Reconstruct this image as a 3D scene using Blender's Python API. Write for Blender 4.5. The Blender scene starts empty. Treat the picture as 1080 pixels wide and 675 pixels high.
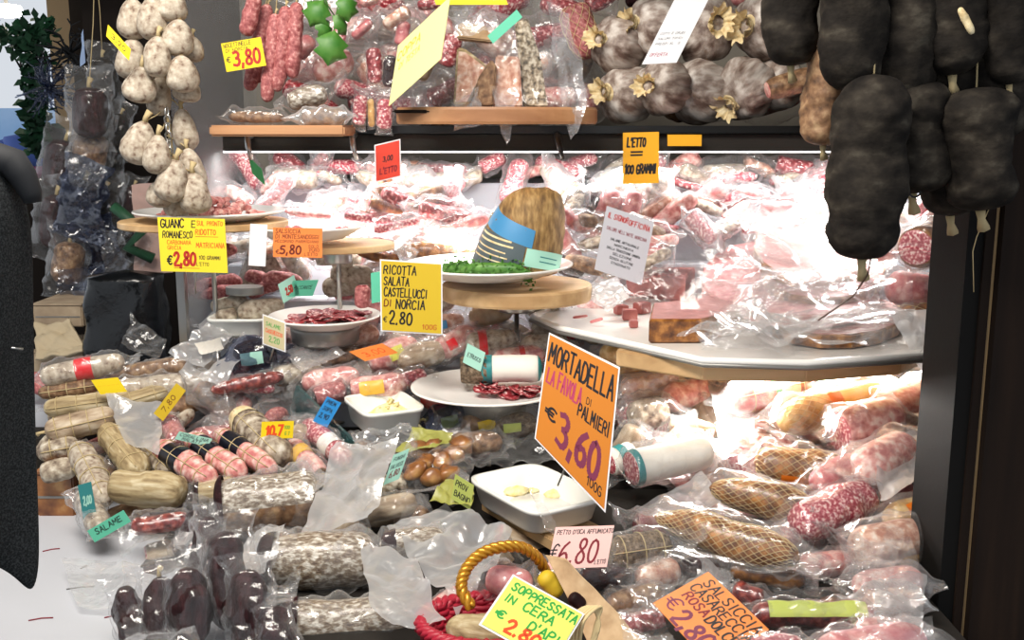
import bpy, bmesh, math, random
import numpy as np
from mathutils import Vector, Matrix
R = math.radians
SC = bpy.context.scene
COL = SC.collection
rng = random.Random(7)

# ------------------------------------------------------------------ camera, world, lights, exposure
FPX, PITCH, EYE = 1100.0, R(10.6), Vector((0, 0, 1.55))
cam_d = bpy.data.cameras.new('camera'); cam = bpy.data.objects.new('camera', cam_d); COL.objects.link(cam)
cam_d.sensor_width = 36; cam_d.lens = 36 * FPX / 1080; cam_d.clip_start = .02
cam.location = EYE; cam.rotation_euler = (R(90) - PITCH, 0, 0)
SC.camera = cam
SC.view_settings.view_transform = 'Standard'
try: SC.view_settings.look = 'None'
except Exception: pass
SC.view_settings.gamma = 1; SC.view_settings.use_curve_mapping = False
SC.view_settings.exposure = 0.5
SC.cycles.transparent_max_bounces = 32
SC.cycles.max_bounces = 8
SC.cycles.use_denoising = True
SC.cycles.sample_clamp_indirect = 6
SC.cycles.caustics_reflective = False; SC.cycles.caustics_refractive = False
wd = bpy.data.worlds.new('daylight'); SC.world = wd; wd.use_nodes = True
wd.node_tree.nodes['Background'].inputs[0].default_value = (.88, .93, 1, 1)
wd.node_tree.nodes['Background'].inputs[1].default_value = .55

def light(name, kind, loc, power, color=(1, 1, 1), aim=None, **kw):
    d = bpy.data.lights.new(name, kind); d.energy = power; d.color = color
    for k, v in kw.items(): setattr(d, k, v)
    o = bpy.data.objects.new(name, d); COL.objects.link(o); o.location = loc
    if aim is not None:
        o.rotation_euler = (Vector(aim) - Vector(loc)).to_track_quat('-Z', 'Y').to_euler()
    return o
# strip light under the upper shelf, hall lamps over the aisle, a spot lamp inside the case by the post
light('strip_lamp', 'AREA', (.2, 2.40, 1.49), 6.6, (1, .98, .95), aim=(.2, 2.46, .9), shape='RECTANGLE', size=1.7, size_y=.04)
light('hall_lamp', 'AREA', (-.55, .85, 2.6), 36, (1, .93, .84), aim=(-.15, 1.9, 1.0), shape='RECTANGLE', size=1.2, size_y=.5)
light('case_lamp', 'SPOT', (.80, 2.33, 1.49), 17, (1, .97, .93), aim=(.55, 1.80, 1.05), spot_size=R(125), spot_blend=.8, shadow_soft_size=.05)

light('board_lamp', 'AREA', (.58, 1.92, 1.09), 4.8, (1, .97, .92), aim=(.64, 1.62, .88), shape='RECTANGLE', size=.62, size_y=.04)
light('middle_lamp', 'AREA', (-.22, 2.3, 1.325), 5, (1, .98, .95), aim=(-.2, 2.34, 1.0), shape='RECTANGLE', size=.6, size_y=.04)

# ------------------------------------------------------------------ pixel -> place
SN, CS = math.sin(PITCH), math.cos(PITCH)
def ray(px, py):
    x = (px - 540) / FPX; y = -(py - 337.5) / FPX
    return Vector((x, CS + y * SN, -SN + y * CS))
def W(px, py, Y):
    d = ray(px, py); return EYE + d * (Y / d.y)
def WZ(px, py, z):
    d = ray(px, py); return EYE + d * ((z - EYE.z) / d.z)
_DY = [0, 150, 200, 260, 330, 400, 450, 500, 545, 600, 675, 760]
_DD = [2.62, 2.6, 2.5, 2.36, 2.18, 2.0, 1.87, 1.73, 1.62, 1.46, 1.27, 1.1]
def D(py): return float(np.interp(py, _DY, _DD))
def zs(Y):
    py = float(np.interp(-Y, [-v for v in _DD], _DY)); return W(540, py, Y).z

# ------------------------------------------------------------------ materials
def hexc(h):
    h = h.lstrip('#'); c = [int(h[i:i+2], 16) / 255 for i in (0, 2, 4)]
    return tuple((v / 12.92 if v <= .04045 else ((v + .055) / 1.055) ** 2.4) for v in c) + (1,)
MATS = {}
def nodes(name):
    m = bpy.data.materials.new(name); m.use_nodes = True
    nt = m.node_tree; b = nt.nodes['Principled BSDF']; MATS[name] = m
    return m, nt, b
def ramp(nt, fac, stops, interp='LINEAR'):
    r = nt.nodes.new('ShaderNodeValToRGB'); r.color_ramp.interpolation = interp
    while len(r.color_ramp.elements) < len(stops): r.color_ramp.elements.new(.5)
    for e, (p, c) in zip(r.color_ramp.elements, stops): e.position = p; e.color = hexc(c) if isinstance(c, str) else c
    nt.links.new(fac, r.inputs[0]); return r.outputs[0]
def tex(nt, kind, scale, detail=3, stretch=None, dist=0):
    tc = nt.nodes.new('ShaderNodeTexCoord'); src = tc.outputs['Object']
    if stretch:
        mp = nt.nodes.new('ShaderNodeMapping'); mp.inputs['Scale'].default_value = stretch
        nt.links.new(src, mp.inputs[0]); src = mp.outputs[0]
    if kind == 'noise':
        t = nt.nodes.new('ShaderNodeTexNoise'); t.inputs['Scale'].default_value = scale; t.inputs['Detail'].default_value = detail
        t.inputs['Distortion'].default_value = dist
        nt.links.new(src, t.inputs['Vector']); return t.outputs['Fac']
    t = nt.nodes.new('ShaderNodeTexVoronoi'); t.inputs['Scale'].default_value = scale
    nt.links.new(src, t.inputs['Vector']); return t.outputs['Distance']
def bump(nt, b, fac, strength, dist=.002):
    n = nt.nodes.new('ShaderNodeBump'); n.inputs['Strength'].default_value = strength; n.inputs['Distance'].default_value = dist
    nt.links.new(fac, n.inputs['Height']); nt.links.new(n.outputs[0], b.inputs['Normal'])
def plain(name, c, rough=.5, metal=0, coat=0):
    m, nt, b = nodes(name); b.inputs['Base Color'].default_value = hexc(c)
    b.inputs['Roughness'].default_value = rough; b.inputs['Metallic'].default_value = metal
    b.inputs['Coat Weight'].default_value = coat
    f = tex(nt, 'noise', 90, 4); bump(nt, b, f, .08)
    return m
def mottled(name, stops, scale, rough=.6, bmp=.3, detail=5, stretch=None, coat=0, kind='noise', dist=0):
    m, nt, b = nodes(name)
    f = tex(nt, kind, scale, detail, stretch, dist)
    nt.links.new(ramp(nt, f, stops), b.inputs['Base Color'])
    b.inputs['Roughness'].default_value = rough; b.inputs['Coat Weight'].default_value = coat
    b.inputs['Coat Roughness'].default_value = .15
    if bmp: bump(nt, b, tex(nt, 'noise', scale * 2.2, 4, stretch), bmp)
    return m
def plastic(name, base, edge, tint='#ffffff', rough=.14, body='#f4f5f6', gl=.5):
    m, nt, b = nodes(name); nt.nodes.remove(b)
    out = nt.nodes['Material Output']; L = nt.links.new
    tr = nt.nodes.new('ShaderNodeBsdfTransparent'); tr.inputs[0].default_value = hexc(tint)
    di = nt.nodes.new('ShaderNodeBsdfDiffuse'); di.inputs[0].default_value = hexc(body)
    tl = nt.nodes.new('ShaderNodeBsdfTranslucent'); tl.inputs[0].default_value = hexc(body)
    gs = nt.nodes.new('ShaderNodeBsdfGlossy'); gs.inputs['Roughness'].default_value = rough; gs.inputs[0].default_value = (1, 1, 1, 1)
    m1 = nt.nodes.new('ShaderNodeMixShader'); m1.inputs[0].default_value = .45; L(di.outputs[0], m1.inputs[1]); L(tl.outputs[0], m1.inputs[2])
    m2 = nt.nodes.new('ShaderNodeMixShader'); m2.inputs[0].default_value = gl; L(m1.outputs[0], m2.inputs[1]); L(gs.outputs[0], m2.inputs[2])
    lw = nt.nodes.new('ShaderNodeLayerWeight'); lw.inputs[0].default_value = .35
    mr = nt.nodes.new('ShaderNodeMapRange'); mr.inputs[3].default_value = base; mr.inputs[4].default_value = edge
    L(lw.outputs['Facing'], mr.inputs[0])
    m3 = nt.nodes.new('ShaderNodeMixShader'); L(mr.outputs[0], m3.inputs[0]); L(tr.outputs[0], m3.inputs[1]); L(m2.outputs[0], m3.inputs[2])
    bp = nt.nodes.new('ShaderNodeBump'); bp.inputs['Strength'].default_value = .5; bp.inputs['Distance'].default_value = .004
    L(tex(nt, 'noise', 38, 3, None, 1.2), bp.inputs['Height'])
    for n in (gs, lw): L(bp.outputs[0], n.inputs['Normal'])
    L(m3.outputs[0], out.inputs[0]); return m
plastic('clear', .06, .52); plastic('frost', .30, .78, rough=.2, gl=.4); plastic('milky', .52, .85, rough=.25, gl=.3); plastic('film', .05, .45)
plastic('glass', .04, .5, tint='#eef6f3', rough=.04, gl=.9); plastic('teal_glass', .25, .7, tint='#9fc8c8', rough=.05, body='#6fa3a8')
plastic('smoke', .10, .42, tint='#b9bfcc', body='#8f9cc4')
mottled('white_mold', [(.30, '#6b5444'), (.42, '#a09180'), (.54, '#b3a795'), (.72, '#cfc5b4')], 95, .8)
mottled('grey_mold', [(.32, '#54453a'), (.45, '#8a7b6a'), (.58, '#b3a793'), (.72, '#d9d2c4')], 70, .75, .5)
mottled('tan', [(.3, '#6f5a44'), (.5, '#a8937a'), (.7, '#d0c2aa')], 60, .7, .4, 5, (.35, 1, 1))
mottled('straw', [(.3, '#6f5b3e'), (.5, '#ab9770'), (.7, '#d2c6a6')], 90, .75, .5, 5, (.12, 1, 1))
mottled('silver_skin', [(.3, '#57463a'), (.48, '#857460'), (.56, '#b3aa9b'), (.72, '#e0dad0')], 170, .4, .8, 6, (.6, 1.3, 1), .5)
mottled('dry_brown', [(.3, '#46301f'), (.5, '#7d5c40'), (.7, '#a98b68')], 70, .6, .4)
mottled('dark_skin', [(.32, '#110e0c'), (.48, '#221e1a'), (.58, '#302b25'), (.72, '#4d483f')], 26, .85, .9, 7, (1.5, 1, 1))
mottled('maroon', [(.3, '#170b0c'), (.55, '#2c1517'), (.75, '#4a2a2c')], 60, .6, .8, 5, (.5, 1.5, 1.5))
mottled('red_meat', [(.38, '#6e121c'), (.52, '#98262f'), (.60, '#c98283'), (.68, '#f0d9d2')], 120, .45, .15)
mottled('marbled', [(.40, '#9c3140'), (.50, '#bd5663'), (.57, '#dfa6a4'), (.68, '#f4e0d8')], 190, .4, .1, 3)
mottled('pink', [(.35, '#b75a60'), (.55, '#cf8583'), (.7, '#e6b3ac')], 60, .45, .12)
mottled('pale_pink', [(.36, '#b96a68'), (.5, '#d99a92'), (.66, '#efd3c9')], 70, .5, .12)
mottled('mortadella', [(.35, '#98524e'), (.6, '#ab655e'), (.72, '#c48c82')], 45, .4, .08)
mottled('rosy_link', [(.35, '#8a4446'), (.55, '#b26a68'), (.72, '#d6a29c')], 150, .6, .5)
mottled('red_sausage', [(.35, '#4d120f'), (.52, '#7d2620'), (.68, '#b05a4c')], 85, .3, .5, 4, None, .4)
mottled('speck', [(.32, '#4a250d'), (.5, '#83501f'), (.68, '#bb8040')], 50, .4, .35, 4, None, .3)
mottled('golden', [(.3, '#9a6a2c'), (.5, '#d6a860'), (.7, '#f1dcab')], 40, .45, .3, 4, None, .2)
mottled('rind', [(.3, '#5f4526'), (.5, '#8d6d3f'), (.7, '#b0905c')], 120, .7, .6, 6, (1, .3, .3))
mottled('bark', [(.3, '#3b2f25'), (.5, '#6a5844'), (.7, '#93806a')], 160, .85, .8, 5)
mottled('bladder', [(.34, '#5b463c'), (.48, '#93847a'), (.6, '#bdb3aa'), (.75, '#ddd6cf')], 34, .6, .5, 5, (.35, 1.4, 1.4))
mottled('ruffle', [(.3, '#c1a674'), (.55, '#e2cfa2'), (.75, '#f0e4c4')], 80, .7, .4)
mottled('spotted', [(.36, '#4d4438'), (.5, '#a2927a'), (.6, '#d9cfbb')], 100, .7, .5)
mottled('brawn', [(.38, '#b67a63'), (.52, '#d8ab93'), (.68, '#f0dccc')], 75, .5, .2)
mottled('chestnut', [(.35, '#5b2f14'), (.55, '#95602f'), (.72, '#c79a5e')], 25, .4, .2, 3, None, .4)
mottled('wood_pale', [(.3, '#a98457'), (.5, '#caa778'), (.7, '#dec094')], 8, .55, .1, 5, (.15, 1.6, 1.6), 0, 'noise', 1)
mottled('wood_warm', [(.3, '#8a5c3a'), (.5, '#ab7a52'), (.7, '#c4946a')], 8, .5, .1, 5, (.15, 1.6, 1.6), 0, 'noise', 1)
mottled('wood_dark', [(.3, '#150e0a'), (.55, '#1f150f'), (.75, '#2b1e15')], 9, .75, .2, 5, (3, 3, .25))
mottled('tweed', [(.38, '#1d1f20'), (.5, '#2a2c2d'), (.64, '#3b3e3f')], 520, .95, .4, 2)
mottled('kraft', [(.3, '#a98964'), (.6, '#c4a680'), (.8, '#d2b791')], 50, .8, .1)
mottled('carton', [(.3, '#8d7b66'), (.6, '#a5937b'), (.8, '#b8a78f')], 20, .85, .1)
mottled('crumb', [(.3, '#e6cf82'), (.6, '#f4e8b4'), (.8, '#fdf8dc')], 90, .6, .4)
mottled('leaf', [(.3, '#2f6b1e'), (.6, '#4d7d30'), (.8, '#7aa852')], 40, .5, .2)
mottled('dark_leaf', [(.3, '#0e2a1c'), (.6, '#1d4a30'), (.8, '#2f6b45')], 14, .6, .2)
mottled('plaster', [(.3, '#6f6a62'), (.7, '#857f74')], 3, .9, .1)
mottled('skin', [(.3, '#b98468'), (.7, '#d0a083')], 12, .5, .05)
mottled('facade', [(.3, '#8fb4dd'), (.6, '#b9d3f0'), (.8, '#dbe8f8')], .9, .9, 0)
for n, c, r, mt in [('white_paint', '#eeeeec', .35, 0), ('worktop_white', '#bfc2c9', .4, 0), ('china', '#f3f1ec', .12, 0), ('tub_white', '#f1f1ea', .25, 0),
        ('step_dark', '#2a2724', .7, 0), ('black', '#0c0c0c', .4, 0), ('black_gloss', '#08090a', .18, 0), ('steel', '#b9b9b6', .3, 1), ('grey_metal', '#8d8c88', .4, .6),
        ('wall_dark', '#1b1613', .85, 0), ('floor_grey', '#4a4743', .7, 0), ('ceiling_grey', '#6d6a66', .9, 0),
        ('yellow', '#f2d416', .6, 0), ('yellow2', '#e9d32c', .6, 0), ('amber', '#f2ae1c', .55, 0), ('ochre', '#d3b324', .6, 0), ('lemon', '#e8e86a', .6, 0), ('cream_card', '#dcdb9a', .4, 0),
        ('orange', '#cb7b20', .55, 0), ('orange2', '#f28a3c', .55, 0), ('orange3', '#ef8740', .55, 0), ('pink_card', '#eec0b8', .55, 0), ('red_card', '#d5402c', .4, 0), ('blue_card', '#2b8fd6', .5, 0), ('mint', '#5fc2a0', .5, 0), ('mint_pale', '#a5d8c6', .5, 0), ('white_card', '#efeff2', .5, 0), ('beige_card', '#cfc39a', .5, 0),
        ('ink', '#17151a', .6, 0), ('ink_red', '#b52a1c', .6, 0), ('ink_brown', '#6e2418', .6, 0), ('ink_green', '#2aa343', .6, 0), ('ink_purple', '#7a2b4a', .6, 0), ('ink_pink', '#b23a5e', .6, 0), ('ink_maroon', '#7e1626', .6, 0), ('ink_orange', '#e8501c', .6, 0),
        ('band_red', '#d9252e', .4, 0), ('band_teal', '#2b7f80', .45, 0), ('band_white', '#ece9e4', .45, 0), ('band_green', '#3f9a5a', .45, 0), ('band_black', '#151722', .3, 0), ('label_lime', '#b9c463', .45, 0), ('label_olive', '#9a9a4e', .45, 0), ('label_gold', '#e3b344', .4, 0), ('label_orange', '#e2781f', .4, 0), ('label_blue', '#3f86b5', .45, 0), ('label_slate', '#4a565a', .5, 0), ('paper', '#e6e1d6', .8, 0),
        ('twine', '#b9a67c', .9, 0), ('net', '#d8c08e', .8, 0), ('card_shaded', '#bfbfc6', .6, 0), ('wicker_red', '#a81f34', .45, 0), ('gold_rope', '#c98f2a', .28, .55), ('denim', '#2a3346', .9, 0), ('shoe', '#191512', .5, 0), ('hair_dark', '#201813', .6, 0), ('jacket_dark', '#16181c', .8, 0),
        ('stripe_paper', '#a98d84', .8, 0), ('beige_cloth', '#b3a488', .9, 0), ('post_black', '#0d0c0b', .7, 0), ('wood_tan', '#b59468', .6, 0), ('banner_blue', '#9eb6dc', .7, 0), ('stall_pink', '#c46aa0', .7, 0), ('stall_blue', '#5a76c8', .7, 0), ('olive', '#4a3120', .3, 0)]:
    plain(n, c, r, mt)
for n in ('post_black', 'wood_dark', 'dark_skin', 'wall_dark', 'step_dark', 'tweed', 'maroon'): MATS[n].node_tree.nodes['Principled BSDF'].inputs['Specular IOR Level'].default_value = .15
def emit(name, c, s):
    m, nt, b = nodes(name); b.inputs['Emission Color'].default_value = hexc(c); b.inputs['Emission Strength'].default_value = s
    b.inputs['Base Color'].default_value = hexc(c)
emit('led', '#ffffff', 2.2); emit('bulb', '#fff2dc', 14)
# wicker / bubbly black bag
mottled('bin_plastic', [(.3, '#050607'), (.7, '#0c0f12')], 30, .22, .9, 3)

# ------------------------------------------------------------------ mesh helpers
class Noise:
    def __init__(s, seed, lam, k=7):
        g = np.random.default_rng(seed); d = g.normal(size=(k, 3)); d /= np.linalg.norm(d, axis=1)[:, None]
        s.d = d / (lam * g.uniform(.6, 1.7, k))[:, None]; s.p = g.uniform(0, 6.28, k); s.k = k
    def __call__(s, P): return np.sin(P @ s.d.T * 6.2832 + s.p).sum(1) / s.k ** .5
class Crumple(Noise):
    def __call__(s, P):
        v = P @ s.d.T + s.p; v = np.abs((v % 1) * 2 - 1) - .5
        return v.sum(1) / s.k ** .5
class MB:
    def __init__(s): s.v = []; s.f = []
    def add(s, V, Fc):
        n = len(s.v); s.v += [tuple(map(float, p)) for p in V]; s.f += [tuple(i + n for i in f) for f in Fc]; return s
    def box(s, x0, x1, y0, y1, z0, z1):
        V = [(x, y, z) for x in (x0, x1) for y in (y0, y1) for z in (z0, z1)]
        return s.add(V, [(0, 1, 3, 2), (4, 6, 7, 5), (0, 4, 5, 1), (2, 3, 7, 6), (0, 2, 6, 4), (1, 5, 7, 3)])
    def tube(s, pts, r, seg=6, closed=False):
        P = [Vector(p) for p in pts]; n = len(P); V = []; Fc = []
        rr = r if hasattr(r, '__len__') else [r] * n
        up = Vector((.3, .2, 1)).normalized()
        for i in range(n):
            a, b = P[(i - 1) % n] if (i or closed) else P[0], P[(i + 1) % n] if (i < n - 1 or closed) else P[-1]
            t = (b - a); t = t.normalized() if t.length > 1e-9 else Vector((1, 0, 0))
            u = t.cross(up)
            if u.length < 1e-3: u = t.cross(Vector((1, 0, 0)))
            u.normalize(); w = t.cross(u)
            for k in range(seg):
                q = 2 * math.pi * k / seg; V.append(P[i] + (u * math.cos(q) + w * math.sin(q)) * rr[i])
        m = n if closed else n - 1
        for i in range(m):
            for k in range(seg):
                a, b = i * seg, ((i + 1) % n) * seg; k2 = (k + 1) % seg
                Fc.append((a + k, b + k, b + k2, a + k2))
        if not closed: Fc += [tuple(range(seg)), tuple(reversed(range((n - 1) * seg, n * seg)))]
        return s.add(V, Fc)
    def grid(s, V, nu, nv, wrap=False):
        Fc = []
        for i in range(nu - 1):
            for j in range(nv if wrap else nv - 1):
                j2 = (j + 1) % nv; Fc.append((i * nv + j, (i + 1) * nv + j, (i + 1) * nv + j2, i * nv + j2))
        return s.add(V, Fc)
    def lathe(s, prof, seg=32):               # about Z, prof [(r,z)]
        V = []; n = len(prof)
        for r, z in prof:
            for k in range(seg):
                q = 2 * math.pi * k / seg; V.append((r * math.cos(q), r * math.sin(q), z))
        return s.grid(V, n, seg, True)
    def build(s, name, mat, parent=None, M=None, smooth=True, bevel=0):
        me = bpy.data.meshes.new(name); me.from_pydata(s.v, [], s.f)
        if bevel:
            bm = bmesh.new(); bm.from_mesh(me); bmesh.ops.bevel(bm, geom=bm.edges[:], offset=bevel, segments=2, affect='EDGES'); bm.to_mesh(me); bm.free()
        me.materials.append(MATS[mat] if isinstance(mat, str) else mat)
        if smooth: me.polygons.foreach_set('use_smooth', [True] * len(me.polygons))
        me.update()
        o = bpy.data.objects.new(name, me); COL.objects.link(o)
        if parent is not None: o.parent = parent
        if M is not None: o.matrix_world = M if parent is None else M
        return o
USED = {}
def tag(o, label, cat, group=None, kind=None):
    if label: o['label'] = label
    if cat: o['category'] = cat
    if group: o['group'] = group
    if kind: o['kind'] = kind
    if label: USED[label.lower()] = USED.get(label.lower(), 0) + 1
    return o
def empty(name, M, label, cat, group=None):
    o = bpy.data.objects.new(name, None); COL.objects.link(o); o.empty_display_size = .03
    o.matrix_world = M if isinstance(M, Matrix) else Matrix.Translation(M)
    return tag(o, label, cat, group)
def struct(o): o['kind'] = 'structure'; return o
def frame(A, B, up=None):
    X = (B - A).normalized(); up = up or Vector((0, 0, 1))
    if abs(X.dot(up)) > .93: up = Vector((0, -1, 0))
    Z = (up - X * X.dot(up)).normalized(); Y = Z.cross(X)
    return X, Y, Z
def mat4(X, Y, Z, o):
    return Matrix(((X.x, Y.x, Z.x, o.x), (X.y, Y.y, Z.y, o.y), (X.z, Y.z, Z.z, o.z), (0, 0, 0, 1)))
_seed = [100]
def seed(): _seed[0] += 1; return _seed[0]

def profile(u, kind, p):
    a = np.abs(2 * u - 1)
    if kind == 'pear': return np.sqrt(np.clip(1 - a ** 2.4, 0, 1)) * (.62 + .45 * u)
    if kind == 'taper': return np.sqrt(np.clip(1 - a ** p, 0, 1)) * (1 - .38 * u)
    if kind == 'half': return np.sqrt(np.clip(1 - a ** p, 0, 1)) * (.55 + .45 * np.sin(u * 2.4))
    return np.sqrt(np.clip(1 - a ** p, 0, 1))

def bag_mesh(L, r, t0, t1, lift0, lift1, sd, puff=1.2, wide=1.7, zc=0):
    nu, nv = 40, 36
    u = np.linspace(-t0, L + t1, nu); th = np.linspace(0, 2 * np.pi, nv, endpoint=False)
    d0 = np.clip(-u + .06 * L, 0, None) / max(t0 + .06 * L, 1e-4); d1 = np.clip(u - L + .06 * L, 0, None) / max(t1 + .06 * L, 1e-4)
    d = np.clip(np.maximum(d0, d1), 0, 1); e = 1 - (1 - d) ** 2
    w = r * puff * (1 - e) + r * wide * e * (.75 + .25 * d); h = r * puff * (1 - e) + .0025 * e
    cz = lift0 * d0 ** 1.6 + lift1 * d1 ** 1.6
    U, T = np.meshgrid(u, th, indexing='ij')
    c, s_ = np.cos(T), np.sin(T)
    k = .85
    Yv = w[:, None] * np.sign(c) * np.abs(c) ** k; Zv = h[:, None] * np.sign(s_) * np.abs(s_) ** k + cz[:, None]
    P = np.stack([U, Yv, Zv], -1).reshape(-1, 3)
    cr = Crumple(sd, r * 1.8, 6)(P) * .46 * r + Crumple(sd + 5000, r * .7, 6)(P) * .17 * r
    dd = np.repeat(d, nv)
    N = np.stack([np.zeros_like(c), c, s_], -1).reshape(-1, 3)
    P = P + N * (np.maximum(cr, -.10 * r) * (1 - .75 * dd))[:, None]
    wv = Crumple(sd + 9000, r * 1.6, 5)(np.stack([P[:, 0], P[:, 1], P[:, 1] * 0], -1)) * r * .5 * dd   # whole-tail waves
    P[:, 2] += wv
    P[:, 0] += Crumple(sd + 77, r * 2, 4)(P) * r * .35 * dd
    P[:, 0] -= L / 2; P[:, 2] += zc
    return MB().grid(P, nu, nv, True)

def sal(x1, y1, x2, y2, r, mat, label, cat='salami', name='salami', Y=None, dY=0, group=None, prof='round', p=4.5, lump=.06, lam=1.6, pinch=0, npinch=5,
        bag=None, tails=(1, 1), lift=(0, 0), puff=1.16, wide=1.6, band=None, band2=None, cap=None, cap1=None, cut=None, cut1=None, twine=0, net=0, lab=None, tie=None, sag=0, nu=30, nv=20, flat=1, cord=None):
    """a salami, sausage or ham between two seen ends, r in pixels"""
    if Y is None: Y1, Y2 = D(y1) + dY, D(y2) + dY
    elif isinstance(Y, tuple): Y1, Y2 = Y
    else: Y1 = Y2 = Y
    A, B = W(x1, y1, Y1), W(x2, y2, Y2); L = (B - A).length; rm = r * (Y1 + Y2) / 2 / FPX
    X, Yv, Z = frame(A, B); mid = (A + B) / 2
    M = mat4(X, Yv, Z, mid - Z * rm)
    toC = (EYE - mid); thc = math.atan2(toC.dot(Z), toC.dot(Yv))
    sd = seed(); nz = Noise(sd, rm * lam * 1.5); nz2 = Noise(sd + 3000, rm * .5)
    def R_(u): 
        q = profile(u, prof, p)
        if pinch: q = q * (1 - pinch * np.maximum(0, np.cos((u * npinch) * 2 * np.pi)) ** 6)
        return q
    def cen(u): return -sag * rm * (1 - (2 * u - 1) ** 2)
    def surf(u, th, k=1.0, off=0):
        q = R_(u) * rm * k + off
        P = np.stack([(u - .5) * L, q * np.cos(th), q * np.sin(th) * flat + cen(u)], -1)
        f = 1 + lump * nz(P) + lump * .3 * nz2(P)
        P[:, 1] *= f; P[:, 2] = cen(u) + (P[:, 2] - cen(u)) * f; P[:, 2] += rm
        return P
    uu = .5 - .5 * np.cos(np.linspace(0, np.pi, nu)); uu = .55 * uu + .45 * np.linspace(0, 1, nu); th = np.linspace(0, 2 * np.pi, nv, endpoint=False)
    c0, c1 = (.06 if cut else 0), (.94 if cut1 else 1)
    if cut or cut1: uu = c0 + (c1 - c0) * uu
    U, T = np.meshgrid(uu, th, indexing='ij')
    b = MB(); b.grid(surf(U.ravel(), T.ravel()), nu, nv, True)
    if cut: b.f.append(tuple(range(nv)))
    if cut1: b.f.append(tuple(range((nu - 1) * nv, nu * nv))[::-1])
    labs = []
    many = any((bag, band, band2, cap, cap1, cut, cut1, twine, net, lab, tie, cord))
    if not many:
        o = b.build(name, mat); o.matrix_world = M; return tag(o, label, cat, group)
    root = empty(name, M, label, cat, group)
    def part(mb, nm, m, lb=None):
        o = mb.build(nm, m); o.parent = root
        if lb: o['label'] = lb
        return o
    part(b, {'ham': 'meat', 'cheese': 'rind'}.get(cat, 'casing'), mat)
    def ringsurf(u0, u1, k, nm, m, n=8, off=.0006):
        u = np.linspace(u0, u1, n); UU, TT = np.meshgrid(u, th, indexing='ij')
        part(MB().grid(surf(UU.ravel(), TT.ravel(), k, off), n, nv, True), nm, m)
    for bd in (band, band2):
        if bd: ringsurf(bd[0], bd[1], 1.02, 'band', bd[2])
    if cap: ringsurf(0, cap[0], cap[2] if len(cap) > 2 else 1.04, 'end_cap', cap[1], 8, .0005)
    if cap1: ringsurf(1 - cap1[0], 1, 1.04, 'end_cap', cap1[1], 8, .0005)
    for cc, u in ((cut, c0), (cut1, c1)):
        if cc:
            V = []; 
            for k in (1.0, .97, .6, .02):
                P = surf(np.full(nv, u), th, k); P[:, 0] += (-1 if u < .5 else 1) * (.0008 if k < 1 else 0); V += list(P)
            mb = MB().grid(V, 4, nv, True); part(mb, 'cut_face', cc)
    if twine:
        mb = MB()
        for k in range(twine):
            u = (k + .7) / (twine + .4); P = surf(np.full(16, u), np.linspace(0, 2 * np.pi, 16, endpoint=False), 1.0, .0008); mb.tube(P, .0011, 4, True)
        for t0 in (thc, thc + 1.8):
            P = surf(np.linspace(.04, .96, 18), np.full(18, t0), 1.0, .0008); mb.tube(P, .001, 4)
        part(mb, 'twine', 'twine')
    if net:
        mb = MB(); n = 44
        for sgn in (1, -1):
            for k in range(net):
                u = np.linspace(.03, .97, n); P = surf(u, 2 * np.pi * k / net + sgn * u * L / rm * .8, 1.0, .0007); mb.tube(P, .0006, 3)
        part(mb, 'netting', 'net')
    if lab:
        items = lab if isinstance(lab, list) else [lab]
        for (u0, u1, t0, t1, m) in items:
            u = np.linspace(u0, u1, 10); t = np.linspace(thc + t0, thc + t1, 10); UU, TT = np.meshgrid(u, t, indexing='ij')
            labs.append(part(MB().grid(surf(UU.ravel(), TT.ravel(), 1.05 if not bag else puff, .001), 10, 10), 'label', m))
    if tie:
        e = {'a': -L / 2, 'b': L / 2}
        for k in tie:
            mb = MB(); sg = -1 if k == 'a' else 1; x = e[k]
            mb.tube([(x - sg * .002, 0, rm), (x + sg * rm * .25, 0, rm * 1.05), (x + sg * rm * .55, rm * .1, rm * .95)], [rm * .16, rm * .12, rm * .2], 6)
            part(mb, 'tie', 'twine')
    if cord:
        q = M.inverted() @ cord; mb = MB(); mb.tube([(-L / 2, 0, rm), (-L / 2 * .5 + q.x * .5, q.y * .5 + .003, rm * .5 + q.z * .5), q], .0013, 5); part(mb, 'cord', 'twine')
    if bag:
        bg = part(bag_mesh(L, rm, tails[0] * rm, tails[1] * rm, lift[0] * rm, lift[1] * rm, sd, puff, wide, rm), 'plastic_bag', bag)
        for q in labs: q.parent = bg
    return root

def sheet_mb(pts, sd, amp=.10, nu=34, nv=34, bulge=0, jit=.04):
    c = sum(pts, Vector()) / 4; ux = (pts[1] - pts[0]).normalized(); n = ux.cross(pts[3] - pts[0]).normalized()
    size = ((pts[1] - pts[0]).length + (pts[3] - pts[0]).length) / 2
    P = []
    for i in range(nu):
        for j in range(nv):
            s, t = i / (nu - 1), j / (nv - 1)
            q = pts[0] * (1 - s) * (1 - t) + pts[1] * s * (1 - t) + pts[2] * s * t + pts[3] * (1 - s) * t
            P.append(q + n * bulge * size * 4 * (s * (1 - s) + t * (1 - t)) / 2)
    P = np.array([list(q) for q in P]); nn = np.array(list(n))
    d = Crumple(sd, size * .6, 4)(P) * amp * 1.3 * size + Crumple(sd + 1, size * .24, 5)(P) * amp * .45 * size + Crumple(sd + 4, size * .1, 5)(P) * amp * .12 * size
    P = P + d[:, None] * nn
    j1 = Noise(sd + 2, size * .4)(P) * jit * size; j2 = Noise(sd + 3, size * .4)(P) * jit * size
    P[:, 0] += j1; P[:, 2] += j2
    return MB().grid(P, nu, nv), c
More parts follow.
